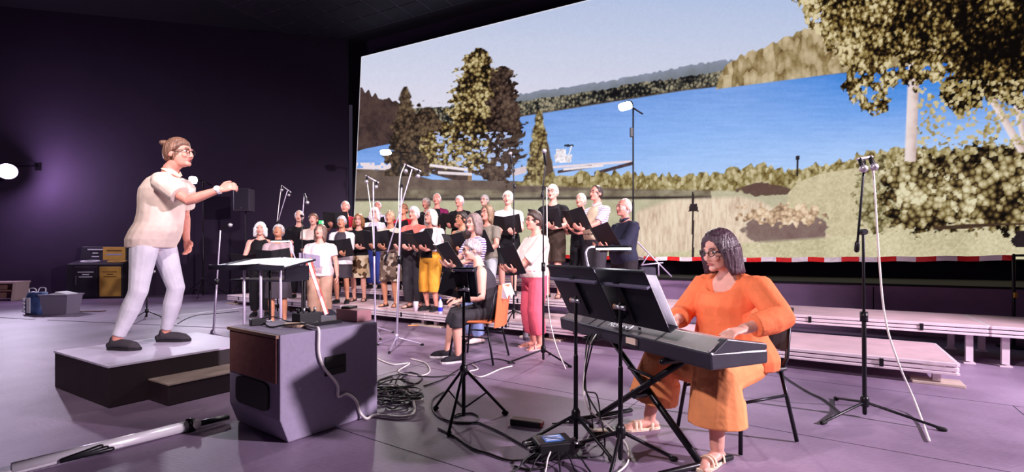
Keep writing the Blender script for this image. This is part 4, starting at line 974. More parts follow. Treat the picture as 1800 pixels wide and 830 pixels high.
kb_ = thing('power_adapter', 'dark power adapter with metal plug lying at the corner of the loudspeaker top', 'adapter', top(.50, .12), .7)
MB().box((0, 0, .022), (.09, .06, .044)).build('case', BLACK, kb_, bevel=.006); MB().cyl((.045, 0, .022), (.085, 0, .022), .008, None, 10).build('plug', CHROME, kb_, smooth=True)
cz = thing('black_case', 'flat pink-lidded box on a dark bag behind the mixing box', 'box', top(.20, .64), math.atan2(a2.y, a2.x))
MB().box((0, 0, .04), (.12, .24, .08)).build('body', M('mauve_card', (186, 130, 136), .6), cz, bevel=.004); MB().box((0.0, .05, .088), (.10, .07, .016), Matrix.Rotation(.4, 3, 'Z')).build('lid', BLACK, cz, bevel=.003)
bar = MB(); bar.box((0, 0, .012), (.26, .025, .024)); b_ = bar.build('metal_bar', BLKMET, bevel=.003); b_.location = top(.16, .38); b_.rotation_euler = (0, 0, math.atan2(a2.y, a2.x)); tag(b_, 'thin dark metal bar lying beside the mixing box', 'bar')
cable('microphone_cable', [top(.50, .16, .02), top(.40, .13, .006), top(.30, .12, .006), top(.22, .17, .022), top(.15, .28, .024), top(.20, .36, .02)], .005, BCABLE, 'black cable looping across the tan tray')
cable('jack_cable', [top(.53, .10, .03), top(.45, .20, .05), top(.42, .30, .008), top(.36, .34, .05), top(.33, .42, .02), top(.45, .46, .008)], .004, BCABLE, 'thin black cable from the adapter to the mixing box')
# white cable running down the side of the loudspeaker
dn = lambda y, z: L0 + lp(-.014, y, z)
cable('power_cable', [top(.22, .26, .022), top(.12, .25, .012), top(.03, .235, .012), top(-.012, .235, .0), dn(.235, .50), dn(.27, .40), dn(.36, .28), dn(.37, .20), dn(.43, .20), dn(.50, .14), dn(.535, .05), L0 + lp(-.05, .56, .012), fl(660, 733) + V((0, 0, .012)), fl(705, 737) + V((0, 0, .012)), fl(728, 728) + V((0, 0, .014)), fl(722, 702) + V((0, 0, .02)), fl(700, 694) + V((0, 0, .05))], .0095, WCABLE, 'thick white power cable running down the loudspeaker side to the cable heap', 8, None, 8)

# ---- cable heap and loose cables on the floor
for k in range(11):
    c = fl(694 + 18 * math.sin(k * 2.1), 703 + 10 * math.cos(k * 1.7)); r0 = .08 + .012 * (k % 6); pts = []
    for i in range(14):
        a = i / 13 * 2 * math.pi * 1.25 + k; q = r0 * (1 + .3 * math.sin(3 * a + k)); pts.append(c + V((q * 1.2 * math.cos(a), q * math.sin(a), .008 + .018 * (k % 5) + .012 * math.sin(2 * a + k) ** 2)))
    cable('coiled_cable', pts, .005, [BCABLE, BCABLE, WCABLE, BCABLE][k % 4], 'tangled %s cable in the heap behind the loudspeaker' % ['black', 'black', 'white', 'black'][k % 4], 4, 'cables in the heap')
pw = thing('power_strip', 'dark power strip buried in the cable heap behind the loudspeaker', 'power strip', fl(676, 690), .5)
MB().box((0, 0, .022), (.28, .06, .042)).build('case', BLACK, pw, bevel=.005)
for k in range(4): MB().cyl((-.10 + k * .065, 0, .042), (-.10 + k * .065, 0, .048), .02, .018, 14).build('socket', M('port_black', (8, 7, 9), .6), pw)
floor_runs = [
    ('grey cable curling from the cable heap towards the standing microphone', [(664, 632), (690, 642), (720, 640), (700, 655), (735, 662), (755, 655), (748, 640), (722, 632)], WCABLE),
    ('grey cable lying in a loop near the cable heap', [(672, 668), (690, 664), (682, 676), (664, 672), (700, 660), (760, 664), (800, 660)], BCABLE),
    ('black cable lying in loops between the heap and the middle music stand', [(718, 660), (705, 668), (730, 676), (742, 664), (720, 656), (700, 664), (690, 690)], BCABLE),
    ('black cable crossing the floor from the heap to the seated woman', [(745, 680), (780, 668), (800, 655), (830, 640), (870, 632), (905, 640)], BCABLE),
    ('pale cable bending below the music stand legs', [(830, 642), (840, 650), (825, 655), (845, 664), (880, 650), (900, 645)], WCABLE),
    ('black cable coming out under the music stand foot', [(780, 690), (760, 705), (764, 728), (790, 742), (840, 745)], BCABLE),
    ('black cable lying in a round loop at the music stand foot', [(800, 735), (825, 728), (842, 735), (830, 745), (800, 744), (792, 738), (805, 730), (830, 728)], BCABLE),
    ('long black cable running from the music stand to the stage box', [(842, 745), (880, 762), (920, 785), (950, 800)], BCABLE),
    ('thin black cable running from the piano chair to the tripod', [(1362, 650), (1385, 668), (1420, 690), (1450, 705), (1478, 728)], BCABLE),
    ('black cable on the floor between podium and lectern', [(312, 570), (330, 560), (352, 554), (380, 552), (420, 548)], BCABLE),
    ('black cable trailing from the stage box along the floor', [(946, 806), (900, 812), (860, 800), (830, 790), (800, 770), (770, 755)], BCABLE),
    ('black cable looping beside the stage box', [(940, 800), (925, 812), (945, 818), (965, 822), (930, 828), (905, 822)], BCABLE),
]
for lb, pts, m in floor_runs: cable('floor_cable', [fl(*p) + V((0, 0, .007)) for p in pts], .0055 if m is BCABLE else .006, m, lb)

# ---- stands -------------------------------------------------------------
def tripod(root, r, hub, n0, mat=BLKMET, rise=.0, foot=True, braces=False, rod=.009):
    MB().lathe([(0.016, hub - .03), (.026, hub - .02), (.026, hub + .03), (.014, hub + .05)], (0, 0, 0), 14).build('hub', mat, root, smooth=True)
    for k in range(3):
        a = n0 + k * 2 * math.pi / 3; e = V((math.cos(a) * r, math.sin(a) * r, .012))
        lg = MB().tube([V((math.cos(a) * .02, math.sin(a) * .02, hub)), e], rod, 8).build('leg', mat, root, smooth=True)
        if foot: MB().tube([e * .93 + V((0, 0, .003)), e], .014, 8).build('rubber_foot', RUBBER, lg, smooth=True)
        if braces: MB().tube([V((math.cos(a) * .015, math.sin(a) * .015, hub * .25)), V((math.cos(a) * r * .5, math.sin(a) * r * .5, hub * .5))], .006, 6).build('brace', mat, lg, smooth=True)
def mic(parent, p, d, name='microphone', L=.17):
    d = V(d).normalized(); p = V(p)
    b = MB().tube([p, p + d * L * .7], [.012, .018], 12).build(name, BLKMET, parent, smooth=True)
    MB().ell(p + d * L * .82, (.026, .026, .026)).build('mic_grille', M('mic_mesh', (190, 184, 194), .4, .7), b, smooth=True)
def mic_stand(label, loc, h, n0=.5, boom=None, bar=None, single=None, mat=BLKMET, r=.32, pole_r=.010, hub=.12, lean=(0, 0), rz=0.0, cable_pts=None, name='microphone_stand'):
    root = thing(name, label, 'microphone stand', loc, rz, None)
    tripod(root, r, hub, n0, mat)
    t = V((lean[0], lean[1], h))
    MB().tube([(0, 0, .03), t * .55], pole_r * 1.25, 10).build('lower_tube', mat, root, smooth=True)
    MB().tube([t * .5, t], pole_r * .85, 10).build('upper_tube', mat if mat is not BLKMET else BLKMET, root, smooth=True)
    MB().tube([t * .52, t * .57], pole_r * 2.1, 12, False).build('clutch', BLKMET, root, smooth=True)
    if boom:
        a, b = V(boom[0]), V(boom[1])
        bo = MB().tube([a, b], .0075, 8).build('boom', boom[2] if len(boom) > 2 else mat, root, smooth=True)
        MB().tube([a, a.lerp(b, .08)], .016, 10).build('counterweight', BLKMET, bo, smooth=True)
        MB().lathe([(0, -.02), (.02, -.02), (.02, .02), (0, .02)], t, 12, (0, 1, 0)).build('swivel', BLKMET, root)
    if bar:
        a, b = V(bar[0]), V(bar[1]); br = MB().tube([a, b], .011, 8).build('stereo_bar', ALU, root, smooth=True)
        for q in (.12, .88): mic(br, a.lerp(b, q), (b - a).cross(V((0, 0, 1))) * -.4 + V((0, -.3, -.5)), 'pencil_microphone', .10)
    if single: mic(root, single[0], single[1])
    if cable_pts: MB().tube(spline(cable_pts, 6), .006, 6).build('cable', WCABLE, root, smooth=True)
    return root
def rel(px, py, Y, loc): return wp(px, py, Y) - V(loc)
PALEM = M('pale_metal_tube', (196, 182, 210), .35, .6)  # even pale metal colour for stand tubes and desk legs
b = fl(697, 612); Yb = b.y
mic_stand('pale microphone stand with a slanted boom before the woman in the salmon T-shirt', b, 1.9, 2.6, boom=(rel(677, 458, Yb, b), rel(724, 298, Yb, b), PALEM), bar=(rel(711, 289, Yb, b), rel(739, 301, Yb, b)), mat=PALEM, cable_pts=[rel(712, 290, Yb, b), rel(704, 310, Yb, b), rel(701, 345, Yb, b), rel(702, 420, Yb, b), rel(698, 520, Yb, b), rel(698, 600, Yb, b)], lean=(.06, 0))
b = V(((660 - 900) * 6.4 / F, 6.4, 0))
mic_stand('pale microphone stand with a short bar before the woman in the floral dress', b, 1.1 + (447 - 320) * 6.4 / F, 1.0, bar=(rel(643, 309, 6.4, b), rel(665, 321, 6.4, b)), mat=PALEM, lean=(-.03, 0), cable_pts=[rel(644, 312, 6.4, b), rel(648, 340, 6.4, b), rel(655, 400, 6.4, b), rel(659, 500, 6.4, b)])
b = fl(955, 636); Yb = b.y
mic_stand('tall black microphone stand right beside the woman in coral trousers', b, 1.1 + (447 - 330) * Yb / F, -1.05 + .25, boom=(rel(953, 345, Yb, b), rel(959, 286, Yb, b)), single=(rel(959, 290, Yb, b), (-.05, -.1, .4)), r=.36, cable_pts=[rel(961, 330, Yb, b), rel(962, 450, Yb, b), rel(964, 540, Yb, b), rel(975, 600, Yb, b), fl(994, 650) - b + V((0, 0, .01))])
b = st_px(903, 5.45); b.z = .20
mic_stand('dark microphone stand on the riser before the man in a white T-shirt', b, 1.1 - .2 + (447 - 300) * b.y / F, .2, boom=(rel(905, 330, b.y, b), rel(899, 284, b.y, b)), single=(rel(899, 288, b.y, b), (-.05, -.1, .4)), r=.26)
b = V(((531 - 900) * 6.9 / F, 6.9, 0))
mic_stand('black microphone stand with a hooked top before the bald man in a black shirt', b, 1.1 + (447 - 380) * 6.9 / F, .9, boom=(rel(531, 392, 6.9, b), rel(535, 342, 6.9, b), PALEM), single=(rel(535, 341, 6.9, b), (.25, -.1, -.6)))
b = V(((488 - 900) * 9.0 / F, 9.0, 0))
mic_stand('slim microphone stand with a T-bar behind the woman with tilted-back head', b, 1.1 + (447 - 392) * 9.0 / F, .4, boom=(rel(488, 392, 9.0, b), rel(505, 336, 9.0, b), PALEM), bar=(rel(495, 326, 9.0, b), rel(511, 338, 9.0, b)), cable_pts=[rel(495, 327, 9.0, b), rel(491, 355, 9.0, b), rel(487, 392, 9.0, b)], r=.24)
b = V(((374 - 900) * 5.9 / F, 5.9, 0))
mic_stand('pale straight microphone stand beside the conductor desk', b, 1.1 + (447 - 405) * 5.9 / F, 1.3, single=(rel(388, 404, 5.9, b), (.85, -.1, .38)), mat=PALEM, lean=(.095, 0), r=.26)
b = fl(1520, 734); Yb = b.y
mic_stand('tall black microphone stand standing free near the end of the risers', b, 1.1 + (447 - 408) * Yb / F, R(200), boom=(rel(1506, 440, Yb, b), rel(1520, 283, Yb, b)), bar=(rel(1508, 280, Yb, b), rel(1532, 276, Yb, b)), r=.40, hub=.10, pole_r=.011, lean=(-.01, 0),
          cable_pts=[rel(1533, 280, Yb, b), rel(1538, 340, Yb, b), rel(1545, 450, Yb, b), rel(1556, 560, Yb, b), rel(1580, 640, Yb, b), fl(1610, 725) - b + V((0, 0, .06)), fl(1634, 778) - b + V((0, 0, .01))])
b = V(((258 - 900) * 8.2 / F, 8.2, 0))
mic_stand('short black microphone stand behind the conductor\'s legs', b, .75, .2, single=((0, 0, .74), (.8, 0, .4)), r=.24)

# ---- lamp stands
LAMPW = M('lamp_glass_lit', (255, 250, 240), .3, emit=22.0)
def lamp_stand(label, base, h, off, aim, power, color, n0=.3, lampn='floodlight', size=(.30, .20), mat=BLKMET, barv=(.22, 0, -.12), trr=.28):
    root = thing(lampn, label, 'lamp', base)
    tripod(root, trr, .45, n0, mat, braces=True, rod=.012)
    MB().tube([(0, 0, .05), (0, 0, h * .55)], .019, 10).build('lower_pole', mat, root, smooth=True); MB().tube([(0, 0, h * .5), (0, 0, h)], .014, 10).build('upper_pole', mat, root, smooth=True)
    MB().box((-.03, 0, h - .42), (.05, .04, .16)).build('ballast', BLKMET, root, bevel=.005)
    MB().tube([(0, 0, h), barv_ := V(barv) + V((0, 0, h))], .014, 8).build('arm', BLKMET, root, smooth=True)
    c = V((0, 0, h)) + V(off); d = (V(aim) - V(base) - c).normalized(); q = d.to_track_quat('-Z', 'Y').to_matrix()
    hs = MB(); sq = lambda a: (math.copysign(abs(math.cos(a)) ** .6, math.cos(a)), math.copysign(abs(math.sin(a)) ** .6, math.sin(a)))
    def oring(k, z): return [c + q @ V((sq(2 * math.pi * i / 24)[0] * size[0] * .5 * k, sq(2 * math.pi * i / 24)[1] * size[1] * .5 * k, z)) for i in range(24)]
    hs.rings([oring(1, 0), oring(1, .02), oring(.8, .07), oring(.4, .09)])
    hs.tube([V((0, 0, h)), c + q @ V((0, 0, .06))], .012, 8); ho = hs.build('housing', BLKMET, root, bevel=.006)
    MB().rings([oring(.92, -.006), oring(.92, .001)]).build('lamp_glass', LAMPW, ho)
    l = bpy.data.lights.new('lamp_light', 'SPOT'); l.energy = power; l.color = color; l.spot_size = R(120); l.spot_blend = .8; l.shadow_soft_size = .12
    lo = bpy.data.objects.new('lamp_light', l); COL.objects.link(lo); lo.parent = root; lo.location = c + d * .03; lo.rotation_euler = q.to_euler()
    return root
b = st_px(1113, 8.0); h1 = 1.1 + (447 - 190) * b.y / F
lamp_stand('tall lamp stand with a lit flood lamp behind the bald man in navy', b, h1, (-.16, -.10, .0), (-1.6, 4.5, 0.0), 420, (1, .95, .9), barv=(.16, 0, -.10), size=(.28, .15))
b = st_px(705, 8.06); b.z = .605; h2 = 1.1 - .605 + (447 - 268) * b.y / F
lamp_stand('tall lamp stand with a lit flood lamp behind the woman in a deep red top', b, h2, (-.34, -.10, -.02), (-4.0, 6.0, .0), 420, (1, .95, .9), barv=(.40, 0, -.02), size=(.30, .15))
b = fl(357, 522)
lamp_stand('black tripod lamp with a lit bluish lens behind the conductor\'s arm', b, 1.1 + (447 - 318) * b.y / F, (-.18, -.12, .0), (-1.5, 3.0, .2), 420, (.86, .84, 1), size=(.20, .20), n0=.9, trr=.6)
# strong spotlight at the side of the hall
sb = V((-12.06, 11.42, 3.08)); sr = thing('spotlight', 'strong bluish white spotlight on a bracket of the dark wall', 'lamp', sb)
sd = (V((-.5, 3.6, .2)) - sb).normalized(); sc0 = V((0, 0, 0))
MB().lathe([(.07, -.36), (.13, -.28), (.19, -.05), (.195, 0), (.18, 0), (.17, -.02)], sc0, 20, sd).build('housing', BLKMET, sr, smooth=True)
MB().lathe([(0, -.03), (.178, -.03), (.16, -.008), (.08, .010), (0, .016)], sc0, 20, sd).build('lens', M('spot_lens_lit', (236, 236, 255), .2, emit=60.0), sr, smooth=True)
MB().tube([-sd * .14 + V((0, 0, .17)), V((-.05, .35, .26)), V((-.05, .80, .26))], .016, 8).build('bracket', BLKMET, sr, smooth=True); MB().box((-.05, .79, .26), (.14, .02, .20)).build('wall_plate', BLKMET, sr)
l = bpy.data.lights.new('spotlight_light', 'SPOT'); l.energy = 420; l.color = (.88, .80, 1.0); l.spot_size = R(78); l.spot_blend = .6; l.shadow_soft_size = .10
lo = bpy.data.objects.new('spotlight_light', l); COL.objects.link(lo); lo.parent = sr; lo.location = sc0 + sd * .05; lo.rotation_euler = sd.to_track_quat('-Z', 'Y').to_euler()
l = bpy.data.lights.new('haze_fill_light', 'POINT'); l.energy = 170; l.color = (.80, .55, 1.0); l.shadow_soft_size = .12  # added point light, imitates the purple haze on the dark wall
lo = bpy.data.objects.new('haze_fill_light', l); COL.objects.link(lo); lo.parent = sr; lo.location = sc0 + sd * .16

# ---- far PA speaker on its pole
b = V(((432 - 900) * 12.0 / F, 12.0, 0)); pa = thing('stand_loudspeaker', 'grey loudspeaker on a tall pole stand before the dark back wall', 'loudspeaker', b)
tripod(pa, .5, .6, .2, braces=True, rod=.012); MB().tube([(0, 0, .1), (0, 0, 2.2)], .017, 10).build('pole', BLKMET, pa, smooth=True)
MB().hexa([V((x * .205, y, 2.17)) for x, y in ((-1, -.20), (1, -.20), (.7, .16), (-.7, .16))], [V((x * .205, y, 2.73)) for x, y in ((-1, -.20), (1, -.20), (.7, .16), (-.7, .16))]).build('cabinet', M('grey_speaker', (84, 76, 92), .7), pa, bevel=.015)
MB().box((0, -.205, 2.45), (.36, .012, .50)).build('grille', M('grey_speaker_grille', (66, 60, 74), .6), pa, bevel=.008); MB().ell((0, -.214, 2.25), (.02, .006, .02)).build('badge', CHROME, pa)

# ---- music stands
DESKM = M('black_desk_steel', (30, 28, 40), .4, .3)
def music_stand(label, loc, rz, h, w=.50, dh=.34, tilt=62, n0=.3, r=.30, hub=.16, mat=BLKMET, sheets=0, folded=False, split=False):
    """reader stands at local -y; sheets on the -y side"""
    root = thing('music_stand', label, 'music stand', loc, rz)
    tripod(root, r, hub, n0, mat, braces=folded, rod=.010)
    MB().tube([(0, 0, .03), (0, 0, h * .6)], .013, 10).build('lower_tube', mat, root, smooth=True); MB().tube([(0, 0, h * .55), (0, 0, h)], .010, 10).build('upper_tube', mat, root, smooth=True)
    kn = MB().cyl((-.04, .0, h - .02), (.04, .0, h - .02), .013, None, 10).build('tilt_joint', CHROME, root, smooth=True)
    MB().ell((.05, 0, h - .02), (.016, .010, .016)).build('wing_screw', M('brass_knob', (214, 160, 128), .35, .7), kn, smooth=True)
    q = Matrix.Translation((0, -.02, h)) @ Matrix.Rotation(R(-(90 - tilt)), 4, 'X')
    def qb(c, size, nm, m, par=root, bv=.003):
        mb = MB().box(c, size); mb.v = [tuple(q @ V(p)) for p in mb.v]; return mb.build(nm, m, par, bevel=bv)
    dk = qb((0, -.02, .02), (w, .006, dh), 'desk', DESKM)
    qb((0, -.05, .02 - dh / 2), (w, .06, .006), 'lip', DESKM, dk); qb((0, -.02, .02 + dh / 2), (w, .018, .012), 'top_rim', DESKM, dk)
    qb((0, -.005, .11), (w, .022, .014), 'back_rib', M('grey_rib', (120, 114, 140), .4, .4), dk); qb((0, -.008, .0), (.05, .012, .24), 'back_bracket', BLKMET, dk)
    for k in range(sheets): qb((-w * .26 + k * w * .50, -.028 - .002 * k, .025), (.22, .004, .30), 'music_sheet', WHITEP, dk, 0)
    return root
FDIR = V((-.91, -.41, 0))                       # where the pianist looks
mz = math.atan2(.91, -.41)                       # desks face the pianist: reader side local -y -> (+.91,+.41)
b = V((.37, 2.77, 0)); music_stand('black music stand with a clip-on lamp at the treble end of the keyboard', b, mz, .85, sheets=2, n0=1.2)
b = V((.57, 2.51, 0)); music_stand('black music stand with white sheets before the brand lettering of the keyboard', b, mz, .84, sheets=2, n0=.2)
for k in range(1):
    sh = MB().box((0, 0, 0), (.21, .004, .30)); t = thing('loose_sheet', 'white music sheet leaning past the edge of the music stand', 'sheet', (.57 + .41 * .145 + .085, 2.51 - .91 * .145 + .05, .865), mz)
    so_ = sh.build('paper', WHITEP, t); so_.rotation_euler = (R(-28), 0, 0)
b = fl(815, 737)
music_stand('black folding music stand with two dark desks before the seated woman', b, R(160), .885, w=.15, dh=.20, tilt=74, n0=R(-22), r=.30, hub=.32, folded=True)
d2 = MB().box((0, 0, 0), (.16, .008, .17)).build('large_folder', FOLD, bevel=.003); d2.location = (-.36, 3.75, .90); d2.location = wp(795, 500, 3.22); d2.rotation_euler = (R(12), R(14), R(10)); tag(d2, 'black folder resting behind the folding music stand', 'folder')
d2.parent = None

# clip lamp on the piano's music stand
LEDM = M('led_bar_lit', (255, 252, 255), .3, emit=5.0)
def clip_lamp(label, clip, elbow, a, b, name='clip_lamp'):
    root = thing(name, label, 'lamp', clip)
    c = V(clip)
    MB().box((0, 0, -.01), (.05, .03, .05)).build('clip', BLKMET, root, bevel=.006)
    MB().tube(spline([V((0, 0, 0)), V(elbow[0]) - c, V(elbow[1]) - c, V(a) - c], 8), .006, 8).build('gooseneck', PALEM, root, smooth=True)
    d = (V(b) - V(a)); u = d.normalized(); q = Matrix.Rotation(math.atan2(u.y, u.x), 3, 'Z')
    m = (V(a) + V(b)) / 2 - c
    h = MB().box(m + V((0, 0, .008)), (d.length, .045, .014), q).build('lamp_head', BLKMET, root, bevel=.003); MB().box(m - V((0, 0, .004)), (d.length * .95, .036, .010), q).build('led_strip', LEDM, h)
    l = bpy.data.lights.new('clip_light', 'POINT'); l.energy = 4; l.color = (.95, .95, 1); l.shadow_soft_size = .08
    lo = bpy.data.objects.new('clip_light', l); COL.objects.link(lo); lo.parent = root; lo.location = m - V((0, 0, .05))
clip_lamp('lit clip-on lamp bar on the music stand at the keyboard', wp(1037, 478, 2.72), (wp(1030, 450, 2.72), wp(1034, 436, 2.74)), wp(1050, 434, 2.78), wp(1108, 439, 2.62))
# conductor's desk
cd = V((-2.62, 5.05, 0)); cdz = R(-14)
dk = thing('conductor_desk', 'wide black conductor desk with an open white score and steel legs', 'music stand', cd, cdz)
tl = Matrix.Rotation(R(9), 3, 'X')
MB().box((0, 0, 1.00), (.90, .50, .022), tl).build('desk_top', DESKM, dk, bevel=.004); MB().box((0, -.25, .965), (.90, .02, .05)).build('front_lip', DESKM, dk, bevel=.003); MB().box((.05, .02, .83), (.68, .36, .02)).build('shelf', DESKM, dk, bevel=.003); MB().box((.39, .02, .90), (.016, .36, .16)).build('side_panel', DESKM, dk)
for x, y in ((-.10, -.16), (.12, -.18), (.34, -.16), (-.10, .2), (.34, .2)): MB().tube([(x, y, .0), (x, y, .985 + y * .15)], .014, 10).build('leg', PALEM if y < 0 else BLKMET, dk, smooth=True)
for x in (-.14, .26):
    sc_ = MB().box((0, 0, 0), (.36, .38, .006), Matrix.Rotation(R(9), 3, 'X') @ Matrix.Rotation(R(-3 if x < 0 else 3), 3, 'Y')).build('score_sheet', WHITEP); sc_.location = cd + Matrix.Rotation(cdz, 3, 'Z') @ V((x, .02, 1.022)); sc_.rotation_euler = (0, 0, cdz)
    tag(sc_, 'white page of the open score lying on the conductor desk, ' + ('half nearer the podium' if x < 0 else 'half away from the podium'), 'sheet')
clip_lamp('lit clip-on lamp bar curving over the conductor desk', cd + V((.36, -.02, 1.0)), (wp(514, 440, 5.1), wp(512, 428, 5.1)), wp(508, 423, 5.1), wp(478, 425, 5.2), 'desk_lamp')

# ---- digital piano
KP, KQ = V((.343, 3.37, 0)), V((.893, 2.14, 0)); KU = (KQ - KP).normalized(); KW = V((.91, .41, 0)).normalized(); KL = (KQ - KP).length
kz = .575; pn = thing('digital_piano', 'long dark digital piano with its back panel turned to the hall', 'piano', KP + V((0, 0, kz)))
def kp(u, w, z): return KU * u + KW * w + V((0, 0, z))
KB = M('piano_case', (52, 48, 60), .4, vary=.1, scale=20); KT = M('piano_top_panel', (132, 120, 124), .4, vary=.06, scale=30)
MB().hexa([kp(0, .0, 0), kp(KL, .0, 0), kp(KL, .37, 0), kp(0, .37, 0)], [kp(0, -.01, .085), kp(KL, -.01, .085), kp(KL, .37, .070), kp(0, .37, .070)]).build('case', KB, pn, bevel=.012)
MB().hexa([kp(.02, -.008, .080), kp(KL - .02, -.008, .080), kp(KL - .02, .178, .080), kp(.02, .178, .080)], [kp(.02, .10, .134), kp(KL - .02, .10, .134), kp(KL - .02, .170, .122), kp(.02, .170, .122)]).build('control_panel', KT, pn, bevel=.004)
for u in (.0, KL - .045): MB().hexa([kp(u, .0, .07), kp(u + .045, .0, .07), kp(u + .045, .365, .07), kp(u, .365, .07)], [kp(u, .10, .138), kp(u + .045, .10, .138), kp(u + .045, .36, .098), kp(u, .36, .098)]).build('end_cheek', KB, pn, bevel=.006)
for u in (.36, .46, .98): MB().hexa([kp(u, -.011, .080), kp(u + .012, -.011, .080), kp(u + .012, .16, .088), kp(u, .16, .088)], [kp(u, .099, .136), kp(u + .012, .099, .136), kp(u + .012, .165, .124), kp(u, .165, .124)]).build('panel_joint', BLKMET, pn)
WK = M('white_key', (240, 232, 238), .3); BK = M('black_key', (26, 24, 28), .3); kn_ = 52; kw = (KL - .10) / kn_
wm = MB().hexa([kp(0, 0, 0), kp(kw * .92, 0, 0), kp(kw * .92, .178, 0), kp(0, .178, 0)], [kp(0, 0, .018), kp(kw * .92, 0, .018), kp(kw * .92, .178, .018), kp(0, .178, .018)]).mesh('white_key', WK)
bm_ = MB().hexa([kp(0, 0, 0), kp(kw * .55, 0, 0), kp(kw * .55, .095, 0), kp(0, .095, 0)], [kp(kw * .08, 0, .030), kp(kw * .47, 0, .030), kp(kw * .47, .088, .026), kp(kw * .08, .088, .026)]).mesh('black_key', BK)
for k in range(kn_):
    shared('white_key', wm, pn, kp(.05 + k * kw, .178, .070))
    if (51 - k) % 7 in (0, 2, 3, 5, 6) and k > 0: shared('black_key', bm_, pn, kp(.05 + k * kw - kw * .28, .178, .070))
up_ = (KW * .108 + V((0, 0, .054))).normalized(); nn_ = KU.cross(up_)
kr = Matrix.Translation(kp(.635, .034, .1025) + nn_ * .001) @ Matrix(((KU.x, up_.x, nn_.x, 0), (KU.y, up_.y, nn_.y, 0), (KU.z, up_.z, nn_.z, 0), (0, 0, 0, 1)))
text_part('Roland', .072, .002, 'lettering', M('white_lettering', (250, 248, 252), .5), pn, kr)
MB().box((0, 0, 0), (.10, .004, .035), Matrix.Rotation(math.atan2(KU.y, KU.x), 3, 'Z')).build('rating_plate', M('pale_sticker', (244, 214, 196), .5), pn, loc=kp(.80, -.010, .045)); MB().box((0, 0, 0), (.018, .006, .018), Matrix.Rotation(math.atan2(KU.y, KU.x), 3, 'Z')).build('logo_mark', BLKMET, pn, loc=kp(.80, .045, .110))
# X-shaped piano stand
xs = thing('keyboard_stand', 'black X-shaped keyboard stand carrying the digital piano', 'stand', (KP + KQ) / 2 + KW * .17)
for s1 in (-1, 1):
    for w_, nm in ((-.10, 'cross_leg'), (-.06, 'cross_leg')):
        pass
def xk(u, w, z): return KU * u + KW * w + V((0, 0, z))
for s1, w_ in ((1, -.03), (-1, .03)):
    MB().tube([xk(-.42 * s1, w_, .02), xk(.36 * s1, w_, kz - .03)], .019, 8, False).build('cross_leg', BLKMET, xs, smooth=True)
    MB().tube([xk(-.42 * s1, -.24, .02), xk(-.42 * s1, .24, .02)], .016, 8).build('foot_bar', BLKMET, xs, smooth=True)
    MB().tube([xk(.36 * s1, -.17, kz - .02), xk(.36 * s1, .17, kz - .02)], .018, 8).build('support_arm', BLKMET, xs, smooth=True)
MB().tube([xk(-.13, 0, .40), xk(.14, 0, .39)], .010, 8).build('lock_bar', BLKMET, xs, smooth=True); MB().lathe([(0, -.045), (.028, -.045), (.028, .045), (0, .045)], xk(-.03, 0, .27), 14, KW).build('pivot', BLKMET, xs)
# cables hanging from the piano to the floor
for k, (u, e) in enumerate(((.42, (1040, 770)), (.45, (1060, 800)), (.48, (1052, 745)))):
    p0 = KP + kp(u, -.02, kz + .03); p1 = fl(*e) + V((0, 0, .008))
    cable('piano_cable', [p0, p0 + V((-.04, -.05, -.06)), p0 + V((-.05 - .02 * k, -.08, -.30)), p1 + V((.0, .06, .16)), p1, p1 + V((-.14, -.10 + .05 * k, 0)), p1 + V((-.30, -.02, 0))], .005, BCABLE, 'black cable hanging from the back of the digital piano', 6, 'piano cables')
p1 = fl(1068, 765); cable('white_cable', [KP + kp(.47, -.02, kz + .03), KP + kp(.46, -.08, kz - .08), KP + kp(.50, -.12, kz - .36), p1 + V((0, 0, .06)), fl(1100, 782) + V((0, 0, .01)), fl(1104, 815) + V((0, 0, .01)), fl(1085, 835) + V((0, 0, .01))], .005, WCABLE, 'thin pale cable hanging from the digital piano to the floor', 6)
pd = thing('sustain_pedal', 'flat sustain pedal with a pale treadle on the floor under the piano', 'pedal', fl(1066, 764), math.atan2(KW.y, KW.x))
MB().box((0, 0, .014), (.20, .08, .028)).build('base', BLKMET, pd, bevel=.006); MB().box((-.06, 0, .036), (.11, .05, .012), Matrix.Rotation(R(8), 3, 'Y')).build('treadle', M('pale_treadle', (236, 206, 186), .4), pd, bevel=.004)
# stage box with its cables
sbx = thing('stage_box', 'dark stage box with a blue label and many plugs on the floor', 'stage box', fl(972, 800), .25)
MB().box((0, 0, .045), (.20, .15, .09)).build('case', BLACK, sbx, bevel=.008); MB().box((0, -.0, .092), (.11, .08, .004)).build('blue_label', M('blue_label', (96, 142, 216), .4), sbx)
for k in range(3): MB().box((0, -.025 + .025 * k, .0945), (.09, .007, .002)).build('label_line', WHITEP, sbx)
for sx in (-1, 1):
    for k in range(4):
        pg = MB().cyl((sx * .10, -.05 + k * .034, .055), (sx * .15, -.05 + k * .034, .055), .011, .009, 10).build('plug', BLKMET if (k + sx) % 2 else CHROME, sbx, smooth=True)
for k in range(6):
    a = fl(972, 800) + V((-.10 + .04 * k, -.08, .05)); cable('stage_box_cable', [a, a + V((.02 * (k - 3), -.05, -.02)), a + V((.03 * (k - 3), -.10, -.04)), a + V((.05 * (k - 3), -.18 - .02 * (k % 3), -.042)), a + V((.10 * (k - 2.5), -.26, -.042))], .0045, WCABLE if k == 2 else BCABLE, '%s cable plugged into the stage box' % ('white' if k == 2 else 'black'), 6, 'stage box cables')
dp = thing('direct_box', 'small dark box with a dull red end lying on the floor by the stage box', 'box', fl(925, 748), -.35); MB().box((0, 0, .02), (.20, .07, .04)).build('case', BLACK, dp, bevel=.005); MB().box((.105, 0, .022), (.014, .05, .026)).build('end_plate', M('dull_red_plate', (150, 60, 60), .5), dp)  # end plate has an even dull red colour

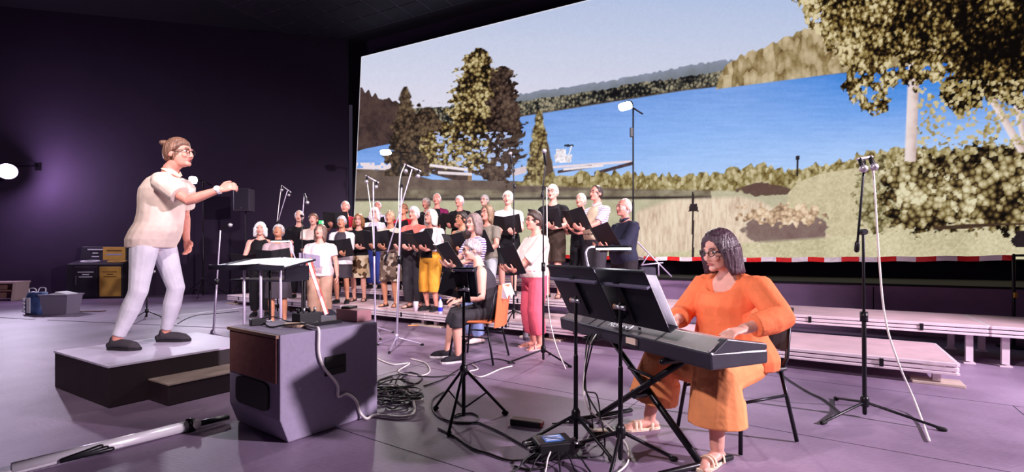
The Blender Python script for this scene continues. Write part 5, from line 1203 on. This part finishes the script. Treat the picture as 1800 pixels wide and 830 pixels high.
# ---- light stand lying on the floor
q0, q1, q2 = fl(20, 838), fl(338, 757), fl(402, 741)
ly = thing('lying_stand', 'silver telescopic stand tube lying on the floor before the podium', 'stand', q0)
dz = V((0, 0, .035)); dd = q1 - q0; SILV = M('silver_painted_tube', (226, 220, 228), .3, .25)
MB().tube([dz, dd + dz], .032, 14, False).build('silver_tube', SILV, ly, smooth=True); MB().tube([dd * .02 + V((-.02, -.05, .025)), dd * .62 + V((-.02, -.05, .025))], .016, 10).build('second_tube', SILV, ly, smooth=True); MB().tube([dd * .95 + dz, q2 - q0 + V((0, 0, .03))], .018, 10, False).build('black_tube', BLKMET, ly, smooth=True)
MB().tube([dd * .965 + dz, dd * 1.01 + dz], .044, 14, False).build('collar', BLKMET, ly, smooth=True); MB().ell(dd * 1.0 + V((.05, -.03, .05)), (.022, .022, .028)).build('knob', M('pale_knob', (222, 214, 210), .4), ly, smooth=True)
for k in range(3): MB().tube([dd * (.30 + .01 * k) + V((.0, -.07, .03)), dd * (.50 + .02 * k) + V((.01 * k, -.075, .055 - .012 * k))], .013, 8).build('folded_leg', BLKMET, ly, smooth=True)

# ---- recycling station by the wall
rb = V(((180 - 900) * 12.1 / F, 12.1, 0)); rc = thing('recycling_station', 'black recycling station with yellow panels against the dark wall', 'bin', rb, R(12))
RBK = M('station_black', (48, 44, 54), .6); YEL = M('station_yellow', (222, 174, 84), .55, vary=.06, scale=10)
MB().hexa([V((-.60, -.30, 0)), V((.60, -.30, 0)), V((.60, .30, 0)), V((-.60, .30, 0))], [V((-.60, -.30, .86)), V((.60, -.30, .86)), V((.60, .30, .98)), V((-.60, .30, .98))]).build('cabinet', RBK, rc, bevel=.02)
MB().hexa([V((-.60, .18, .90)), V((.44, .18, .90)), V((.44, .30, .90)), V((-.60, .30, .90))], [V((-.58, .22, 1.30)), V((.44, .22, 1.30)), V((.44, .30, 1.30)), V((-.58, .30, 1.30))]).build('back_board', RBK, rc, bevel=.02)
for x, w_, m, nm in ((-.18, .48, RBK, 'door'), (.34, .46, YEL, 'door')):
    d_ = MB().box((x, -.312, .42), (w_, .024, .74)).build(nm, m, rc, bevel=.01); MB().box((x - w_ * .42, -.33, .45), (.02, .02, .22)).build('handle', CHROME if m is RBK else YEL, d_)
    for k in range(3): MB().box((x, -.3255, .66 - .06 * k), (w_ * (.7, .3, .6)[k], .003, .022)).build('notice_line', WHITEP if m is RBK else M('dark_print', (120, 84, 40), .6), d_)
MB().box((.16, .195, 1.12), (.50, .02, .34)).build('yellow_sign', YEL, rc, bevel=.005)
for k in range(2): MB().box((.16, .184, 1.19 - .10 * k), (.34, .003, .035)).build('sign_line', M('dark_print', (120, 84, 40), .6) if k == 0 else M('blue_print', (170, 180, 220), .6), rc)
for k in range(3): MB().box((-.26, .188, 1.22 - .09 * k), ((.34, .12, .16)[k], .003, .03)).build('sign_line', WHITEP, rc)
for x, m in ((-.22, WHITEP), (.36, YEL)):
    n_ = 16; rs = [[V((x + r_ * math.cos(2 * math.pi * i / n_) * 1.3, -.08 + r_ * .7 * math.sin(2 * math.pi * i / n_), .915 + z_ + (r_ * .7 * math.sin(2 * math.pi * i / n_)) * .2)) for i in range(n_)] for r_, z_ in ((.10, .0), (.16, .0), (.16, .02), (.10, .02), (.10, .0))]
    MB().rings(rs, False).build('chute_rim', m, rc)
# table, bag, crate, board on the left
tb = thing('low_table', 'low brown wooden cabinet table standing against the dark side wall', 'table', V(((0 - 900) * 11.4 / F, 11.4, 0)), R(14)); WD = M('brown_wood', (150, 112, 104), .6, vary=.15, scale=6); WDP = M('pale_wood', (214, 190, 180), .6)
MB().box((0, 0, .43), (.92, .5, .04)).build('top', WDP, tb, bevel=.005); MB().box((0, .12, .22), (.78, .2, .36)).build('back_panel', WD, tb); MB().box((0, -.05, .24), (.78, .34, .03)).build('shelf', WD, tb)
for x in (-.42, .42): MB().hexa([V((x - .03 - .04 * (x > 0), -.22, 0)), V((x + .03 - .04 * (x > 0), -.22, 0)), V((x + .03 - .04 * (x > 0), .22, 0)), V((x - .03 - .04 * (x > 0), .22, 0))], [V((x - .03, -.22, .41)), V((x + .03, -.22, .41)), V((x + .03, .22, .41)), V((x - .03, .22, .41))]).build('side', WDP, tb)
bl = fl(108, 551); cr = thing('storage_crate', 'grey plastic crate filled with white papers on the floor', 'crate', bl, R(5)); GR = M('grey_plastic', (140, 130, 152), .5)
mb = MB(); b4, t4 = .20, .24
for (x0, y0), (x1, y1) in (((-1, -1), (1, -1)), ((1, -1), (1, 1)), ((1, 1), (-1, 1)), ((-1, 1), (-1, -1))):
    mb.hexa([V((x0 * b4, y0 * .15, 0)), V((x1 * b4, y1 * .15, 0)), V((x1 * (b4 - .012), y1 * .138, 0)), V((x0 * (b4 - .012), y0 * .138, 0))], [V((x0 * t4, y0 * .18, .36)), V((x1 * t4, y1 * .18, .36)), V((x1 * (t4 - .012), y1 * .168, .36)), V((x0 * (t4 - .012), y0 * .168, .36))])
mb.box((0, 0, .008), (.38, .28, .014)); mb.build('tub', GR, cr); MB().box((0, -.185, .35), (.50, .03, .025)).build('rim', GR, cr, bevel=.004); MB().box((0, .185, .35), (.50, .03, .025)).build('rim', GR, cr, bevel=.004)
for k in range(3): MB().box((-.08 + .08 * k, 0, .30 + .02 * k), (.20, .26, .10), Matrix.Rotation(.2 * (k - 1), 3, 'Y')).build('paper_stack', WHITEP, cr)
bg = thing('tote_bag', 'blue and white carrier bag standing beside the grey crate', 'bag', fl(66, 552), R(-8)); BLU = M('blue_bag', (74, 96, 150), .5, vary=.3, bump=.5, scale=9)
mb = MB(); rs = []
for z, w_, d_ in ((0, .17, .11), (.12, .185, .12), (.28, .175, .10), (.40, .165, .075)): rs.append([V((w_ * (1 if abs(math.cos(a)) > .38 else .9) * math.copysign(abs(math.cos(a)) ** .5, math.cos(a)), d_ * math.copysign(abs(math.sin(a)) ** .5, math.sin(a)), z + .01 * math.sin(3 * a))) for a in [2 * math.pi * i / 20 for i in range(20)]])
mb.rings(rs).build('bag_body', BLU, bg, smooth=True)
for y in (-.07, .07): MB().tube(spline([(-.08, y, .39), (-.06, y * 1.2, .47), (.06, y * 1.2, .47), (.08, y, .39)], 5), .009, 6).build('handle', WHITEP, bg, smooth=True)
MB().box((-.03, -.125, .17), (.07, .012, .28)).build('white_panel', WHITEP, bg)
for k in range(4): MB().ell((-.15, -.07, .06 + .07 * k), (.05, .06, .035)).build('fold', WHITEP, bg, smooth=True)
bd = MB().box((0, 0, .009), (.62, .14, .016)).build('patch', M('dark_red_patch', (92, 52, 58), .6), bevel=.003); bd.location = fl(152, 548); bd.rotation_euler = (0, 0, R(3)); tag(bd, 'flat dark red board lying beside the grey crate', 'patch')  # thin dark red box laid flat right of the crate

# ---- guitars
def guitar(label, loc, rz, lean, body, neckm, k=1.0):
    root = thing('guitar', label, 'guitar', loc, rz); root.rotation_euler = (R(lean[0]), R(lean[1]), rz); root.scale = (k, k, k)
    o = []
    for i in range(28):
        a = 2 * math.pi * i / 28; z = .24 - .24 * math.cos(a); w_ = (.19 if z < .22 else .145) * abs(math.sin(a)) ** .8 * (1 - .22 * math.exp(-((z - .27) / .06) ** 2)); o.append(V((math.copysign(w_, math.sin(a)), -.045, z)))
    MB().prism(o, V((0, .09, 0))).build('body', body, root, bevel=.006); MB().lathe([(0, 0), (.048, 0), (.048, .003), (0, .003)], (0, -.046, .28), 18, (0, -1, 0)).build('sound_hole', BLACK, root)
    MB().box((0, -.05, .68), (.05, .022, .52)).build('neck', neckm, root, bevel=.005); MB().hexa([V((-.03, -.06, .94)), V((.03, -.06, .94)), V((.03, -.04, .94)), V((-.03, -.04, .94))], [V((-.04, -.05, 1.10)), V((.04, -.05, 1.10)), V((.04, -.03, 1.10)), V((-.04, -.03, 1.10))]).build('headstock', neckm, root, bevel=.004)
    for z in (.97, 1.02, 1.07):
        for sx in (-1, 1): MB().cyl((sx * .035, -.045, z), (sx * .06, -.045, z), .008, None, 8).build('tuning_peg', CHROME, root, smooth=True)
    MB().box((0, -.052, .12), (.12, .012, .02)).build('bridge', BLACK, root); return root
guitar('orange-brown guitar standing behind the conductor\'s legs', fl(306, 552), R(-20), (-14, 6), M('sunburst_wood', (196, 104, 40), .35, vary=.3, scale=5), M('dark_neck', (70, 40, 30), .5), .52)
guitar('black guitar with a white and red neck leaning behind the loudspeaker', V((-2.02, 5.6, .0)), R(5), (-12, -22), M('black_lacquer', (34, 32, 44), .3), M('white_red_neck', (236, 214, 216), .4, stripes=((214, 60, 50), 'X', 5)), 1.0)
bgk = thing('guitar_bag', 'dark padded bag lying on the riser edge behind the loudspeaker', 'bag', V((-1.92, 5.3, 0)), R(-30)); MB().tube([(-.25, 0, .2), (-.1, 0, .26), (.1, 0, .25), (.24, 0, .2)], [.10, .16, .15, .11], 14).build('bag_body', M('dark_grey_cloth', (58, 54, 72), .8, bump=.4), bgk, smooth=True); MB().box((0, 0, .07), (.44, .24, .12)).build('base', BLACK, bgk, bevel=.02)

# ---- small things on the front riser
def on_riser(px, r, z): p = st_px(px, r); p.z = z; return p
cup = thing('drinking_cup', 'white drinking cup on the front riser by the salmon T-shirt', 'cup', on_riser(731, 5.42, .20)); MB().lathe([(.0, 0), (.034, 0), (.042, .15), (.042, .155), (.036, .15), (.03, .01), (0, .01)], (0, 0, 0), 18).build('cup', M('white_plastic', (236, 226, 240), .4), cup, smooth=True)
def bottle(label, p, m, lab):
    b_ = thing('water_bottle', label, 'bottle', p); MB().lathe([(0, 0), (.033, 0), (.035, .01), (.035, .15), (.030, .18), (.013, .21), (.013, .23), (0, .23)], (0, 0, 0), 16).build('body', m, b_, smooth=True); MB().lathe([(0, .225), (.016, .225), (.016, .25), (0, .25)], (0, 0, 0), 14).build('cap', M('blue_cap', (60, 70, 190), .4), b_); MB().lathe([(.0355, .04), (.0362, .04), (.0362, .10), (.0355, .10)], (0, 0, 0), 16).build('wrapper', lab, b_)
bottle('water bottle with a blue wrapper at the feet of the yellow cropped trousers', on_riser(774, 5.40, .20), M('clear_plastic', (196, 190, 206), .15), M('blue_wrapper', (40, 44, 190), .4))
bottle('dark bottle on the floor beside the coral trousers', fl(924, 598), M('dark_bottle', (60, 50, 60), .2), M('grey_wrapper', (120, 110, 120), .5))
pc = MB().lathe([(0, 0), (.007, .012), (.007, .16), (0, .17)], (0, 0, 0), 8, (1, .1, 0)).build('orange_stick', M('orange_plastic', (240, 150, 60), .4)); pc.location = st_px(716, 5.2) + V((0, 0, .008)); tag(pc, 'orange stick lying on the floor before the riser', 'stick')
sl = thing('low_stool', 'small pale wooden stool on the riser behind the white-bobbed woman in black', 'stool', on_riser(440, 5.9, .20), RZ_ST); MB().box((0, 0, .33), (.40, .24, .035)).build('seat', WDP, sl, bevel=.006)
for x in (-.15, .15):
    for y in (-.08, .08): MB().box((x, y, .157), (.035, .035, .314)).build('leg', WDP, sl)

# ---- barrier tape and its post
po_ = st_px(1782, 7.95); po_.z = .0
ps = thing('barrier_post', 'thin black barrier post holding the red and white tape', 'post', po_)
ps.location.z = 0
MB().tube([(0, 0, .0), (0, 0, 1.09)], .016, 10).build('pole', BLKMET, ps, smooth=True); MB().lathe([(0, 0), (.15, 0), (.15, .015), (.03, .03), (0, .03)], (0, 0, 0), 20).build('base_plate', BLKMET, ps); MB().tube([(0, 0, 1.085), (.35, -.22, 1.09)], .014, 8).build('arm', BLKMET, ps, smooth=True); MB().box((0, -.018, .62), (.03, .02, .06)).build('clip', M('amber_clip', (226, 170, 60), .5), ps)
m = bpy.data.materials.new('red_white_tape'); m.use_nodes = True; nt = m.node_tree; w = nt.nodes.new('ShaderNodeTexWave'); w.inputs['Scale'].default_value = .8; w.inputs['Distortion'].default_value = 0; w.bands_direction = 'X'
tc = nt.nodes.new('ShaderNodeTexCoord'); r_ = nt.nodes.new('ShaderNodeValToRGB'); r_.color_ramp.interpolation = 'CONSTANT'; r_.color_ramp.elements[0].color = (*lin((226, 40, 40)), 1); r_.color_ramp.elements[1].color = (*lin((244, 238, 240)), 1); r_.color_ramp.elements[1].position = .5
nt.links.new(tc.outputs['Object'], w.inputs['Vector']); nt.links.new(w.outputs['Fac'], r_.inputs['Fac']); nt.links.new(r_.outputs['Color'], nt.nodes['Principled BSDF'].inputs['Base Color'])
Lt = 6.0; rs = []
for k in range(61):
    x = -Lt * k / 60; sag = -.035 * math.sin(math.pi * k / 60) + .006 * math.sin(k * 1.3); tw = .010 * math.sin(k * .9)
    rs.append([V((x, tw, sag - .032)), V((x, tw + .002, sag - .032)), V((x, -tw + .002, sag + .032)), V((x, -tw, sag + .032))])
tp = MB().rings(rs).build('barrier_tape', m); tp.location = po_ + V((0, 0, 1.055)); tp.rotation_euler = (0, 0, RZ_ST); tag(tp, 'red and white barrier tape stretched along the ledge below the screen', 'barrier tape')
# folded stand on the ledge beside the man in navy
fs = thing('folded_stand', 'pale folded stand with crossed legs on the ledge beside the barrier tape', 'stand', st_px(1150, 7.9) + V((0, 0, 0)))
Yf = fs.location.y
for (x0, y0), (x1, y1) in (((1120, 425), (1180, 486)), ((1128, 466), (1165, 462)), ((1157, 462), (1158, 484)), ((1140, 448), (1128, 466))): MB().tube([rel(x0, y0, Yf, fs.location), rel(x1, y1, Yf, fs.location)], .013, 8).build('tube', PALEM, fs, smooth=True)
MB().box(rel(1138, 478, Yf, fs.location), (.26, .12, .16)).build('bag', M('dark_grey_cloth', (58, 54, 72), .8, bump=.4), fs, bevel=.03)
MB().tube([rel(1150, 487, Yf, fs.location), V((0, 0, 0.01))], .015, 8).build('post', BLKMET, fs, smooth=True)

# ---- small lit emergency sign on the back wall
xg = thing('exit_sign', 'small lit green and white emergency sign on the dark back wall', 'sign', wp(568, 391, 13.62), math.atan2(.2214, 1))
MB().box((0, .03, 0), (.26, .06, .13)).build('box', BLACK, xg, bevel=.006); MB().box((0, -.004, 0), (.24, .008, .11)).build('green_panel', M('exit_green_lit', (60, 190, 110), .4, emit=.9), xg); MB().box((.03, -.010, 0), (.12, .006, .06)).build('white_arrow', M('exit_white_lit', (245, 255, 248), .4, emit=1.5), xg)

finalize()
